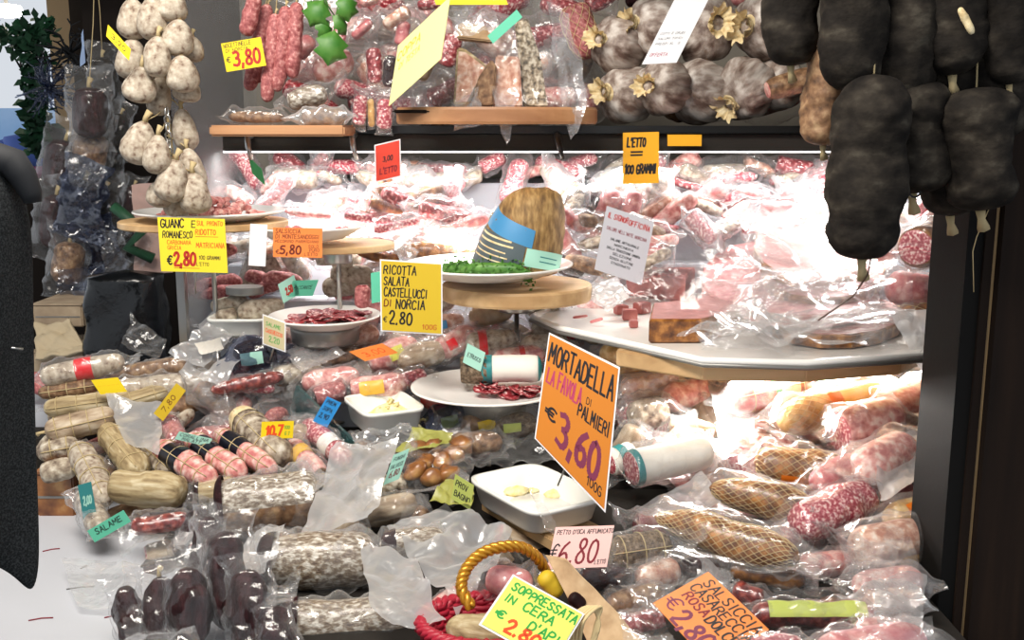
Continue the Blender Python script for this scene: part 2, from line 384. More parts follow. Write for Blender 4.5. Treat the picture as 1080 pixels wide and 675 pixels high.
def sheet(corners, label, mat='clear', dY=-.03, Ys=None, name='plastic_bag', cat='bag', amp=.10, bulge=.05, group=None, jit=.014, thick=0):
    pts = [W(x, y, (Ys[i] if Ys else D(y) + dY)) for i, (x, y) in enumerate(corners)]
    mb, c = sheet_mb(pts, seed(), amp, bulge=bulge, jit=jit)
    c = Vector((c.x, c.y, min(p.z for p in pts)))
    mb.v = [(x - c.x, y - c.y, z - c.z) for x, y, z in mb.v]
    o = mb.build(name, mat); o.location = c
    if thick:
        md = o.modifiers.new('thickness', 'SOLIDIFY'); md.thickness = thick
    return tag(o, label, cat, group)

# ------------------------------------------------------------------ handwriting
_G = {
'A': [[(0,0),(2,6),(4,0)],[(.8,2.2),(3.2,2.2)]], 'B': [[(0,0),(0,6),(2.4,6),(3.4,5.2),(3.2,3.8),(2.2,3.2),(0,3.2)],[(2.2,3.2),(3.8,2.4),(3.8,.8),(2.6,0),(0,0)]],
'C': [[(3.8,5),(2.8,6),(1.2,6),(0,4.5),(0,1.5),(1.2,0),(2.8,0),(3.8,1)]], 'D': [[(0,0),(0,6),(2.2,6),(4,4.4),(4,1.6),(2.4,0),(0,0)]],
'E': [[(3.4,6),(0,6),(0,0),(3.5,0)],[(0,3.1),(2.8,3.1)]], 'F': [[(3.5,6),(0,6),(0,0)],[(0,3.1),(2.8,3.1)]],
'G': [[(3.8,5),(2.8,6),(1.2,6),(0,4.5),(0,1.5),(1.2,0),(2.8,0),(3.9,1),(3.9,2.7),(2.2,2.7)]], 'H': [[(0,0),(0,6)],[(3.8,0),(3.8,6)],[(0,3),(3.8,3)]],
'I': [[(1,0),(1,6)]], 'L': [[(0,6),(0,0),(3.4,0)]], 'M': [[(0,0),(.3,6),(2.2,2),(4.1,6),(4.4,0)]], 'N': [[(0,0),(0,6),(3.8,0),(3.8,6)]],
'O': [[(2,6),(.6,5.3),(0,3),(.6,.7),(2,0),(3.4,.7),(4,3),(3.4,5.3),(2,6)]], 'P': [[(0,0),(0,6),(2.6,6),(3.7,5),(3.6,3.6),(2.4,2.8),(0,2.8)]],
'Q': [[(2,6),(.6,5.3),(0,3),(.6,.7),(2,0),(3.4,.7),(4,3),(3.4,5.3),(2,6)],[(2.6,1.4),(4.2,-.4)]], 'R': [[(0,0),(0,6),(2.6,6),(3.7,5),(3.5,3.6),(2.4,3),(0,3)],[(2,3),(3.9,0)]],
'S': [[(3.6,5.2),(2.4,6),(1,5.8),(.2,4.7),(1,3.5),(2.8,2.7),(3.7,1.5),(2.8,.2),(1.2,0),(0,1)]], 'T': [[(0,6),(4,6)],[(2,6),(2,0)]],
'U': [[(0,6),(0,1.6),(1.2,0),(2.7,0),(3.9,1.6),(3.9,6)]], 'V': [[(0,6),(2,0),(4,6)]], 'Z': [[(0,6),(3.8,6),(0,0),(3.9,0)]], 'W': [[(0,6),(1,0),(2.2,4),(3.4,0),(4.4,6)]],
'0': [[(2,6),(.6,5.3),(0,3),(.6,.7),(2,0),(3.4,.7),(4,3),(3.4,5.3),(2,6)]], '1': [[(.2,4.4),(1.6,6),(1.6,0)]], '2': [[(.1,4.6),(1,5.9),(2.6,6),(3.6,4.7),(3,3),(0,0),(3.9,0)]],
'3': [[(.2,5.6),(2,6),(3.5,5),(3,3.6),(1.4,3.2),(3.3,2.8),(3.8,1.4),(2.4,0),(0,.5)]], '5': [[(3.6,6),(.6,6),(.3,3.4),(2.2,3.8),(3.7,2.5),(3.4,.8),(1.8,0),(0,.5)]],
'6': [[(3.2,5.9),(1.2,4.6),(.1,2.4),(.5,.6),(2,0),(3.6,.7),(3.7,2.3),(2.4,3.3),(.4,2.4)]], '8': [[(2,3.2),(.6,4.2),(.8,5.5),(2,6),(3.3,5.5),(3.4,4.2),(2,3.2),(.3,1.9),(.5,.5),(2,0),(3.6,.5),(3.7,1.9),(2,3.2)]],
'7': [[(0,6),(3.8,6),(1.4,0)]], '9': [[(3.6,3.6),(2,2.8),(.4,3.8),(.5,5.4),(2,6),(3.5,5.2),(3.6,3.2),(2.6,0)]], '4': [[(2.8,0),(2.8,6),(0,2),(4,2)]],
',': [[(.6,.7),(.2,-1)]], '.': [[(.3,0),(.5,.5)]], "'": [[(.5,6.4),(.3,4.8)]], '=': [[(0,3.8),(4,3.8)],[(0,1.8),(4,1.8)]], '-': [[(0,3),(3,3)]], '/': [[(0,-.5),(3,6.5)]], '_': [[(0,-.8),(4.2,-.8)]],
'€': [[(3.9,5.2),(2.9,6),(1.8,5.6),(1,4),(1,2),(1.8,.4),(2.9,0),(3.9,.8)],[(0,3.7),(3,3.7)],[(0,2.3),(2.8,2.3)]], '*': [[(.3,.3),(.8,.8)]]}
_WD = {'I': 2, ',': 1.4, '.': 1.4, "'": 1.2, 'M': 4.6, 'W': 4.6, ' ': 2.6, '-': 3, '1': 2.4}
def smooth_poly(P):
    if len(P) < 5: return P
    out = [P[0]]
    for a, b in zip(P, P[1:]): out += [(.75 * a[0] + .25 * b[0], .75 * a[1] + .25 * b[1]), (.25 * a[0] + .75 * b[0], .25 * a[1] + .75 * b[1])]
    return out + [P[-1]]
def write(mb, txt, x, y, h, w, stroke, slant=.08, rg=None):
    """ribbon strokes, baseline start at x,y; fits the width w"""
    rg = rg or rng
    adv = [_WD.get(c, 4) + 1.25 for c in txt]; tot = sum(adv) - 1.25; sx = w / tot; sy = h / 6; cx = 0
    for c, a in zip(txt, adv):
        jy = rg.uniform(-.25, .25); js = rg.uniform(.93, 1.07)
        for st in _G.get(c, []):
            P = [(x + (cx + px) * sx + slant * py * sy, y + (py * js + jy) * sy) for px, py in (smooth_poly(st) if c not in 'AEFHKLMNTVWZ=-_' else st)]
            for k, ((ax, ay), (bx, by)) in enumerate(zip(P, P[1:])):
                dx, dy = bx - ax, by - ay; l = math.hypot(dx, dy) or 1e-6; ex, ey = dx / l * stroke * .4, dy / l * stroke * .4
                nx, ny = -dy / l * stroke / 2, dx / l * stroke / 2; z = .0004 + .00002 * (k % 3)
                mb.add([(ax - ex + nx, ay - ey + ny, z), (ax - ex - nx, ay - ey - ny, z), (bx + ex - nx, by + ey - ny, z), (bx + ex + nx, by + ey + ny, z)], [(0, 1, 2, 3)])
        cx += a
def card(TL, TR, BL, mat, lines, label, Y=None, dY=-.06, Ys=None, pick=0, name='price_sign', cat='price sign', BR=None, border=None):
    """a card from three seen corners; lines: (text, x, y, width, height, ink[, stroke]) as fractions of the card"""
    Ys = Ys or ([Y] * 3 if Y else [D((TL[1] + BL[1]) / 2) + dY] * 3)
    a, b, c = (W(p[0], p[1], yy) for p, yy in zip((TL, TR, BL), Ys))
    X = (b - a); w = X.length; X.normalize(); Yv = a - c; Yv -= X * Yv.dot(X) * 0; h = Yv.length; Yv.normalize()
    skew = (a - c).dot(X); Z = X.cross(Yv).normalized(); Yo = Z.cross(X); hh = (a - c).dot(Yo)
    M = mat4(X, Yo, Z, c); root = empty(name, M, label, cat)
    dx = dy = 0
    if BR:
        r_ = ray(*BR); q = EYE + r_ * ((c - EYE).dot(Z) / r_.dot(Z)); q = M.inverted() @ q; dx, dy = q.x - w, q.y
    def sk(mb): mb.v = [(x + y / hh * skew + dx * (x / w) * (1 - y / hh), y + dy * (x / w) * (1 - y / hh), z) for x, y, z in mb.v]; return mb
    t = .0008
    n = 9; V = []
    mb = MB()
    mb.box(0, w, 0, hh, -t, .0002); base_ = sk(mb).build('card', mat, root, smooth=False)
    if border:
        q = MB(); e = .0025
        q.box(-e, w + e, -e, hh + e, -t * 1.6, -t * 1.05); sk(q).build('sleeve', border, root, smooth=False)
    rg = random.Random(seed())
    inks = {}
    for ln in lines: inks.setdefault(ln[5], []).append(ln)
    for ink, ls in inks.items():
        q = MB()
        for ln in ls:
            write(q, ln[0], ln[1] * w, ln[2] * hh, ln[4] * hh, ln[3] * w, (ln[6] if len(ln) > 6 else .14) * ln[4] * hh, rg=rg)
        sk(q).build('lettering', ink, base_, smooth=False)
    if pick:
        q = MB(); x = w * .5; q.tube([(x, hh * .3, -.002), (x, 0, -.003), (x, -pick, -.004)], .0016, 5); q.build('pick', 'steel', root)
    for ch in root.children: ch.matrix_parent_inverse = Matrix.Identity(4)
    return root
# ------------------------------------------------------------------ the place
CZ = .87
def boxobj(name, x0, x1, y0, y1, z0, z1, mat, bevel=0, parent=None):
    c = Vector(((x0 + x1) / 2, (y0 + y1) / 2, z0)); mb = MB().box(x0 - c.x, x1 - c.x, y0 - c.y, y1 - c.y, 0, z1 - z0)
    o = mb.build(name, mat, None, smooth=False, bevel=bevel); o.location = c
    if parent is not None:
        o.parent = parent; o.location = c - parent.location
    return o
struct(boxobj('floor', -6, 3, -1.5, 12, -.1, 0, 'floor_grey'))
struct(boxobj('ceiling', -3.9, 3, .3, 8.4, 3.0, 3.1, 'ceiling_grey'))
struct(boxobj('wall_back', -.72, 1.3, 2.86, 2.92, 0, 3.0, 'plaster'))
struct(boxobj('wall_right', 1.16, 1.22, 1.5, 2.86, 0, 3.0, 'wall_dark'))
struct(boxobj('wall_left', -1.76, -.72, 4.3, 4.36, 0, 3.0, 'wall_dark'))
# the dark wooden post of the stall front
px0 = W(1007, 337, 1.42).x
post = boxobj('trim_1', px0, px0 + .022, 1.40, 1.52, 0, 3.0, 'post_black'); struct(post)
for k, (a, b, m, y) in enumerate([(.022, .034, 'wood_dark', 1.395), (.034, .040, 'wood_tan', 1.40), (.040, .64, 'wood_dark', 1.385)]):
    struct(boxobj('trim_%d' % (k + 2), px0 + a, px0 + b, y, 1.52, 0, 3.0, m))

g0 = W(188, 300, 2.1).x
# counter and stepped rack
root = empty('display_counter', (0.08, 1.9, 0), 'long white counter with dark stepped rack under the heaped meats', 'counter')
boxobj('worktop', -1.25, px0 - .004, 1.16, 1.53, CZ - .03, CZ, 'worktop_white', 0, root)
boxobj('worktop', -1.25, 1.14, 1.53, 2.84, CZ - .03, CZ, 'worktop_white', 0, root)
boxobj('shade_sheet', -.36, px0 - .006, 1.18, 1.53, CZ, CZ + .003, 'step_dark', 0, root)  # dark sheets added under the pile so its gaps read as shade
boxobj('shade_sheet', -.58, 1.13, 1.53, 2.84, CZ, CZ + .003, 'step_dark', 0, root)
boxobj('front_panel', -1.22, px0 - .01, 1.2, 1.23, 0, CZ - .03, 'white_paint', 0, root)
Yk = 1.70
while Yk < 2.8:
    z = zs(min(Yk, 2.6)) - .10
    if z > CZ + .01: boxobj('step', -.99 if Yk < 2.12 else g0 + .012, 1.13, Yk, min(Yk + .09, 2.84), CZ, z, 'step_dark' if Yk < 2.0 else 'worktop_white', .003, root)
    Yk += .09
for k, (x, y, l) in enumerate([(45, 582, 18), (30, 655, 26), (110, 652, 22), (85, 600, 7), (70, 622, 30)]):
    a, b = WZ(x, y, CZ), WZ(x + l, y - 3, CZ)
    mb = MB(); mb.tube([a + Vector((0, 0, .0006)) - root.location, (a + b) / 2 + Vector((0, .003, .0006)) - root.location, b + Vector((0, 0, .0006)) - root.location], .0012, 4)
    o = mb.build('mark', 'ink_maroon' if k < 3 else 'grey_metal'); o.parent = root
# upper shelf
ZS = 1.548
root = empty('glass_shelf', (.27, 2.2, 1.5), 'long upper shelf with black front edge and steel underside', 'shelf')
X0, X1 = W(232, 140, 2.2).x, 1.15
boxobj('edge', X0, X1, 2.2, 2.225, 1.532, ZS, 'black', .002, root)
boxobj('board', X0, X1, 2.225, 2.85, 1.532, ZS - .001, 'grey_metal', 0, root)
boxobj('front_rail', X0, X1, 2.215, 2.235, 1.496, 1.5315, 'step_dark', .002, root)
boxobj('lamp_channel', X0, X1, 2.237, 2.262, 1.5, 1.5315, 'steel', 0, root)
boxobj('led_strip', X0, X1, 2.216, 2.222, 1.4925, 1.4955, 'led', 0, root)
for k, px in enumerate((262, 372, 588, 890)):
    p = W(px, 150, 2.17); mb = MB(); mb.tube([(p.x, 2.2, 1.53), (p.x, 2.165, 1.526), (p.x + .004, 2.15, 1.505), (p.x + .01, 2.15, 1.48)], [.007, .007, .006, .004], 8)
    o = mb.build('hook', 'black' if k > 1 else 'steel'); o.parent = root; o.location = -root.location
# end glass of the case
mb = MB(); g0 = W(188, 300, 2.1).x
struct(boxobj('window_1', g0, g0 + .008, 2.12, 2.8, 1.0, 1.95, 'film'))
struct(boxobj('trim_6', g0 - .004, g0 + .012, 2.10, 2.12, .9, 1.52, 'steel'))
# a glass divider strip in the pile
a, b = W(312, 412, D(425)), W(380, 478, D(470)); X, Yv, Z = frame(a, b)
mb = MB().box(-.0, (b - a).length, -.003, .003, -.05, .012); o = mb.build('glass_divider', 'teal_glass', smooth=False); o.matrix_world = mat4(X, Yv, Z, a)
tag(o, 'thin teal glass divider slanting through the pile under the blue tag', 'divider')

# boards, plates, stands, tubs
def board(px, py, Y, rx, ry, th, mat, label, name='wooden_board', sq=False, yaw=0, z=None):
    c = W(px, py, Y); a = rx * Y / FPX; mb = MB(); d = a * ry
    if sq:
        mb.box(-a, a, -d, d, -th, 0); o = mb.build(name, mat, smooth=False, bevel=.004)
    else:
        mb.lathe([(0, -th), (a * .985, -th), (a, -th * .85), (a, -th * .15), (a * .985, 0), (0, 0)], 64); mb.v = [(x, y * ry, q) for x, y, q in mb.v]; o = mb.build(name, mat, smooth=False)
    o.location = c; o.rotation_euler = (0, 0, yaw); return tag(o, label, 'board'), c
def plate(px, py, Y, rx, label, depth=.02, ry=1.0, name='plate', cat='plate', cz=0):
    c = W(px, py, Y); a = rx * Y / FPX; h = depth
    mb = MB().lathe([(0, 0), (a * .62, 0), (a * .66, .003), (a * .97, h), (a, h + .002), (a, h + .0045), (a * .97, h + .005), (a * .72, .007), (a * .64, .005), (0, .005)], 64)
    mb.v = [(x, y * ry, z) for x, y, z in mb.v]
    o = mb.build(name, 'china'); o.location = c + Vector((0, 0, cz)); return tag(o, label, cat), o.location
def stand(c, rad, h, label, mat='steel', col=None):
    mb = MB().lathe([(0, 0), (rad, 0), (rad, -.006), (rad * .96, -.03), (rad * .9, -.034), (col or .005, -.036), (col or .005, -h + .01), (rad * .6, -h + .004), (rad * .6, -h), (0, -h)], 40)
    o = mb.build('display_stand', mat); o.location = c - Vector((0, 0, .0005)); return tag(o, label, 'stand')
def tub(px, py, Y, w, d, h, yaw, label, mat='tub_white'):
    """rectangular tub, floor centre at the seen point; metres"""
    c = W(px, py, Y); mb = MB(); n = 48; V = []
    prof = [(.0, .0), (.80, 0), (.86, .006), (.95, h * .82), (1.0, h * .84), (1.0, h), (.955, h), (.925, h * .9), (.83, .012), (.78, .006), (0, .006)]
    for k, z in prof:
        for j in range(n):
            q = 2 * math.pi * j / n; cx, sx = math.cos(q), math.sin(q); e = .34
            V.append((k * w / 2 * math.copysign(abs(cx) ** e, cx), k * d / 2 * math.copysign(abs(sx) ** e, sx), z))
    mb.grid(V, len(prof), n, True); o = mb.build('serving_tub', mat); o.location = c; o.rotation_euler = (0, 0, yaw)
    return tag(o, label, 'tub'), c

b1, _ = board(300, 132, 2.09, 68, .55, 0.021, 'wood_warm', 'warm wooden board under the hanging pink sausages', sq=True)
b2, _ = board(524, 113.5, 2.09, 104, .5, 0.032, 'wood_warm', 'wooden board carrying the bagged cheese wedges, rounded ends')
# middle tier
b3, c = board(215, 232, 2.13, 88, .8, .014, 'wood_pale', 'round wooden board under the plate of pink diced meat')
stand(c - Vector((0, -.05, .014)), .03, .30, 'steel stand holding up the board of pink diced meat')
p1, C1 = plate(222, 232, 2.13, 78, 'white plate heaped with pink diced meat', .016)
b4, c = board(352, 256, 2.13, 64, .8, .013, 'wood_pale', 'wooden board under the white plate behind the orange price card', sq=False)
stand(c - Vector((0, -.05, .013)), .03, .25, 'steel stand under the board behind the orange price card')
p2, C2 = plate(325, 251, 2.10, 62, 'nearly empty white plate with pink scraps behind the orange price card', .022)
p3, C3P = plate(343, 343, 2.08, 60, 'white plate of red salami slices with an upright cut end', .018)
stand(C3P, .07, .2, 'broad steel stand below the plate of red salami slices', 'grey_metal')
b5, c = board(545, 299, 2.06, 80, .9, .03, 'wood_pale', 'thick round wooden board under the plate with the brown cheese')
stand(c - Vector((0, -.05, .03)), .04, .26, 'steel stand under the thick board of the brown cheese', 'steel')
p4, C4 = plate(515, 291, 2.06, 90, 'wide white plate holding the brown-rind cheese and parsley', .022)
p5, C5 = plate(515, 416, 1.93, 84, 'white plate with grey-white salami and dark red slices', .014)
stand(C5, .075, .17, 'grey steel stand below the plate with dark red slices', 'grey_metal')
t1, T1 = tub(405, 448, 1.89, .152, .12, .045, R(-64), 'small white tub filled with yellow grated cheese')
t2, T2 = tub(564, 540, 1.66, .215, .15, .045, R(-57), 'large white tub nearly empty with two pale cheese lumps')
t3, T3 = tub(255, 352, 2.15, .125, .10, .04, R(0), 'white tub behind the small beige price card')
board(258, 302, 2.2, 20, .8, .016, 'grey_metal', 'small round grey metal disc under the yellow guanciale sign', name='metal_disc')
# fallen-out little yellow stand under the large tub
o = boxobj('wooden_riser', -.11, .11, -.05, .05, -.02, 0, 'wood_tan', .002); o.location = T2 + Vector((.01, .0, -.022)); o.rotation_euler = (0, 0, R(-57)); tag(o, 'thin wooden riser under the large white tub', 'riser')
# tray on its wooden board
A_, B_, C_ = W(562, 333, 2.02), W(742, 377, 1.80), W(968, 372, 1.82)
tz = W(742, 377, 1.80).z
def traypoly(pts, z0, z1, mb, inset=0):
    c = sum(pts, Vector()) / len(pts); n = len(pts)
    V = [(p.x, p.y, z0) for p in pts] + [(p.x, p.y, z1) for p in pts]
    return mb.add(V, [tuple(range(n))[::-1], tuple(range(n, 2 * n))] + [(i, (i + 1) % n, n + (i + 1) % n, n + i) for i in range(n)])
TZ = 1.165
tp = [WZ(562, 333, TZ), WZ(590, 345, TZ), WZ(742, 379, TZ), WZ(850, 382, TZ), WZ(972, 374, TZ), WZ(985, 352, TZ), WZ(900, 300, TZ), WZ(640, 300, TZ)]
bp = [WZ(650, 374, TZ - .02), WZ(740, 388, TZ - .02), WZ(850, 390, TZ - .02), WZ(950, 382, TZ - .02), WZ(985, 368, TZ - .02), WZ(940, 315, TZ - .02), WZ(680, 315, TZ - .02)]
ctr = sum(bp, Vector()) / len(bp)
mb = MB(); traypoly([p - ctr for p in bp], -.03, 0, mb); o = mb.build('wooden_board', 'wood_pale', smooth=False, bevel=.003); o.location = (ctr.x, ctr.y, TZ - .012); tag(o, 'wide wooden board below the large white tray of mortadella', 'board')
stand(Vector((ctr.x, ctr.y + .02, TZ - .042)), .09, .17, 'dark steel stand below the wide tray board', 'grey_metal')
ctr2 = sum(tp, Vector()) / len(tp)
root = empty('serving_tray', (ctr2.x, ctr2.y, TZ), 'large white tray holding the bagged mortadella slabs and pink cubes', 'tray')
mb = MB(); traypoly([p - ctr2 for p in tp], -.012, -.004, mb); o = mb.build('base', 'china', root, smooth=False); 
mb = MB(); mb.tube([(p.x - ctr2.x, p.y - ctr2.y, -.002) for p in tp], .0065, 8, True); o = mb.build('rim', 'china', root)
mb = MB(); mb.tube([(1.012 * (p.x - ctr2.x), 1.012 * (p.y - ctr2.y), -.009) for p in tp], .0045, 6, True); o = mb.build('edge', 'grey_metal', root)

# ------------------------------------------------------------------ the hall beyond
post2 = boxobj('wooden_post', W(53, 60, 8).x, W(90, 60, 8).x, 8, 8.2, 0, 2.999, 'wood_tan', .006); struct(post2); post2.name = 'trim_7'
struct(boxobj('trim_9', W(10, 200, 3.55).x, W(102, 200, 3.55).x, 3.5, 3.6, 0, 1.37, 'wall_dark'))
struct(boxobj('trim_8', -3.4, -.8, 3.95, 4.1, 2.15, 2.35, 'wood_dark'))
o = boxobj('building', -9, -3.2, 13, 14, -.05, 1.75, 'facade'); tag(o, 'low pale blue building seen through the bright opening', 'building')
for k, (px, py, m) in enumerate([(5, 165, 'stall_blue'), (18, 172, 'stall_pink'), (28, 158, 'stall_blue'), (10, 188, 'banner_blue')]):
    p = W(px, py, 6.5); s = .16; mb = MB().lathe([(0, 0), (s * .8, 0), (s, s * .4), (s * .75, s * 1.1), (0, s * 1.25)], 14); o = mb.build('market_bundle', m); o.location = p - Vector((0, 0, s * .6))
    tag(o, ['blue bundle on the far street stall', 'pink bundle on the far street stall', 'taller blue bundle at the post side of the far stall', 'pale blue bundle lowest on the far stall'][k], 'bundle', 'bundles on the far street stall')
o = boxobj('street_stall', W(-60, 190, 6.5).x, W(30, 190, 6.5).x, 6.9, 7.5, 0, W(0, 182, 6.5).z, 'jacket_dark'); tag(o, 'dark street stall table far off in the bright opening', 'stall')
# round lamp, garland, twigs
p = W(7, 11, 4.2); root = empty('ceiling_lamp', p, 'glowing round lamp under the beam by the garland', 'lamp')
MB().lathe([(0, -.03), (.05, -.02), (.062, 0), (.05, .018), (0, .025)], 20).build('bulb', 'bulb', root); MB().tube([(0, 0, .02), (0, 0, 2.999 - p.z)], .008, 6).build('rod', 'black', root)
def leafcloud(pts, n, size, name, mat, label, cat, spread, kind=None):
    mb = MB(); g = random.Random(seed()); P = [Vector(p) for p in pts]; c = P[0]
    mb.tube([q - c for q in P], .012, 6)
    for _ in range(n):
        i = g.randrange(len(P) - 1); q = P[i].lerp(P[i + 1], g.random()) - c + Vector([g.gauss(0, spread) for _ in range(3)])
        d = Vector([g.gauss(0, 1) for _ in range(3)]).normalized(); u = d.orthogonal().normalized(); s = size * g.uniform(.6, 1.3)
        mb.add([q, q + d * s * .5 + u * s * .3, q + d * s, q + d * s * .5 - u * s * .3 + Vector((0, 0, s * .1))], [(0, 1, 2, 3)])
    o = mb.build(name, mat); o.location = c; return tag(o, label, cat, None, kind)
leafcloud([W(-10, 30, 4.1), W(15, 42, 4.1), W(36, 34, 4.1), W(52, 30, 4.1)], 170, .045, 'leaf_garland', 'dark_leaf', 'dark green garland swagged over the bright opening', 'garland', .018)
leafcloud([W(38, 32, 4.1), W(37, 80, 4.1), W(39, 120, 4.1), W(40, 160, 4.1)], 460, .05, 'leaf_garland', 'dark_leaf', 'dark green garland hanging straight down beside the wooden post', 'garland', .02)
def twigs(px, py, Y, n, l, label, mat='smoke'):
    c = W(px, py, Y); g = random.Random(seed()); mb = MB()
    for _ in range(n):
        q = Vector((0, 0, 0)); d = Vector([g.gauss(0, 1) for _ in range(3)]).normalized(); pts = [q]
        for k in range(4): d = (d + Vector([g.gauss(0, .35) for _ in range(3)])).normalized(); q = q + d * l / 4 * g.uniform(.6, 1.2); pts.append(q)
        mb.tube(pts, [.005, .004, .004, .003, .002], 4)
        for k in (2, 3):
            e = Vector([g.gauss(0, 1) for _ in range(3)]).normalized(); mb.tube([pts[k], pts[k] + e * l * .18], .0025, 4)
    o = mb.build('dry_branch', mat); o.location = c; return tag(o, label, 'branch')
twigs(52, 92, 3.5, 44, .13, 'icy grey twig bunch in front of the wooden post', 'smoke')
twigs(75, 55, 3.5, 22, .13, 'bare dark twigs in front of the wooden post, upper bunch', 'jacket_dark')
twigs(22, 72, 4.3, 5, .22, 'thin dark twigs against the bright opening', 'jacket_dark')
# slanted bluish panel
o = sheet([(84, 70), (125, 40), (110, 10), (90, 18)], 'pale blue-grey slanted banner beside the hanging white salami bunch', 'banner_blue', Ys=[3.2] * 4, name='fabric_banner', cat='banner', amp=.02)

# ------------------------------------------------------------------ people
def loft(rings, n=28):
    mb = MB(); V = []
    for (cx, cy, z, a, b_) in rings:
        for j in range(n):
            q = 2 * math.pi * j / n; V.append((cx + a * math.copysign(abs(math.cos(q)) ** .85, math.cos(q)), cy + b_ * math.copysign(abs(math.sin(q)) ** .85, math.sin(q)), z))
    mb.grid(V, len(rings), n, True); mb.f += [tuple(range(n))[::-1], tuple(range((len(rings) - 1) * n, len(rings) * n))]; return mb
def person(loc, yaw, scale, label, top_mat, cap=False, arm_bend=0):
    root = empty('person', Matrix.Translation(loc) @ Matrix.Rotation(yaw, 4, 'Z') @ Matrix.Scale(scale, 4), label, 'person')
    J = {'pel': ((0, 0, .95), .12), 'sp': ((0, 0, 1.12), .12), 'ch': ((0, 0, 1.33), .135), 'nk': ((0, .0, 1.50), .052), 'hd': ((0, -.015, 1.60), .078), 'tp': ((0, -.01, 1.69), .07)}
    E = [('pel', 'sp'), ('sp', 'ch'), ('ch', 'nk'), ('nk', 'hd'), ('hd', 'tp')]
    for s, q in ((-1, 'l'), (1, 'r')):
        J.update({q + 'sh': ((s * .17, 0, 1.41), .06), q + 'el': ((s * .22, .03, 1.14), .045), q + 'wr': ((s * .24, -.06, .90), .03), q + 'pm': ((s * .24, -.085, .84), .032),
                  q + 'hp': ((s * .09, 0, .88), .09), q + 'kn': ((s * .10, -.01, .49), .058), q + 'an': ((s * .10, .02, .09), .042), q + 'to': ((s * .11, -.13, .035), .035)})
        E += [('ch', q + 'sh'), (q + 'sh', q + 'el'), (q + 'el', q + 'wr'), (q + 'wr', q + 'pm'), ('pel', q + 'hp'), (q + 'hp', q + 'kn'), (q + 'kn', q + 'an'), (q + 'an', q + 'to')]
        for f in range(4):
            x = s * (.24 - .0) + 0; y0 = -.115 + f * .019; l = (.055, .065, .062, .048)[f]
            J[f'{q}f{f}a'] = ((x, y0, .81), .009); J[f'{q}f{f}b'] = ((x - s * .004, y0 - .006, .81 - l * .55), .0085); J[f'{q}f{f}c'] = ((x - s * .014, y0 - .01, .81 - l), .0075)
            E += [(q + 'pm', f'{q}f{f}a'), (f'{q}f{f}a', f'{q}f{f}b'), (f'{q}f{f}b', f'{q}f{f}c')]
        J[q + 'ta'] = ((s * .225, -.125, .86), .011); J[q + 'tb'] = ((s * .215, -.145, .82), .009); E += [(q + 'wr', q + 'ta'), (q + 'ta', q + 'tb')]
    ks = list(J); me = bpy.data.meshes.new('body'); me.from_pydata([J[k][0] for k in ks], [(ks.index(a), ks.index(b)) for a, b in E], [])
    o = bpy.data.objects.new('body', me); COL.objects.link(o)
    md = o.modifiers.new('skin', 'SKIN'); o.modifiers.new('sub', 'SUBSURF').levels = 2
    for i, k in enumerate(ks):
        sv = me.skin_vertices[0].data[i]; sv.radius = (J[k][1], J[k][1]); sv.use_root = (k == 'pel')
    dg = bpy.context.evaluated_depsgraph_get(); m2 = bpy.data.meshes.new_from_object(o.evaluated_get(dg)); o.modifiers.clear(); o.data = m2
    m2.materials.clear(); m2.materials.append(MATS['skin']); m2.polygons.foreach_set('use_smooth', [True] * len(m2.polygons)); o.parent = root
    def P(mb, nm, m): q = mb.build(nm, m); q.parent = root; return q
    P(MB().tube([(0, -.088, 1.625), (0, -.105, 1.598), (0, -.09, 1.585)], [.008, .014, .009], 8), 'nose', 'skin')
    for s in (-1, 1):
        P(MB().lathe([(0, -.011), (.010, -.004), (.010, .004), (0, .011)], 10), 'eye', 'white_paint').location = (s * .03, -.083, 1.622)
        P(MB().tube([(s * .078, 0, 1.635), (s * .09, .012, 1.61), (s * .08, .005, 1.575)], [.012, .014, .009], 8), 'ear', 'skin')
        P(loft([(s * .11, -.05, 0, .05, .135), (s * .11, -.045, .045, .05, .135), (s * .105, .02, .09, .05, .06), (s * .105, .02, .13, .05, .055)]), 'shoe', 'shoe')
        P(loft([(s * .105, .02, .1, .058, .062), (s * .105, 0, .49, .078, .082), (s * .095, 0, .80, .10, .12), (s * .08, 0, .97, .10, .135)]), 'trouser_leg', 'denim')
        P(loft([(s * .245, -.06, .90, .05, .052), (s * .235, -.0, 1.05, .058, .06), (s * .228, .03, 1.15, .064, .066), (s * .205, .01, 1.30, .07, .075), (s * .165, 0, 1.42, .066, .08), (s * .12, 0, 1.46, .05, .07)]), 'sleeve', top_mat)
    P(MB().lathe([(.02, 1.60), (.085, 1.60), (.094, 1.64), (.085, 1.70), (.05, 1.74), (0, 1.75)], 24) if not cap else MB().lathe([(.096, 1.63), (.101, 1.645), (.1, 1.70), (.085, 1.745), (.04, 1.765), (0, 1.77)], 24), 'cap' if cap else 'hair', 'black' if cap else 'hair_dark').location = (0, .008, 0)
    return root, P
# shopper in the grey tweed coat at the edge of the frame
sx = -.86
root, P = person(Vector((sx, .93, 0)), R(10), 1.0, 'person in a dark grey tweed coat standing at the counter, face out of frame', 'tweed')
def coat_rings():
    Rg = []
    for z, a, b_ in [(.90, .255, .17), (1.0, .252, .17), (1.1, .248, .168), (1.2, .246, .165), (1.3, .244, .162), (1.38, .238, .155), (1.43, .215, .145), (1.47, .17, .12), (1.50, .10, .085), (1.525, .07, .075)]:
        Rg.append((0, 0, z, a, b_))
    return Rg
P(loft(coat_rings(), 40), 'coat', 'tweed')
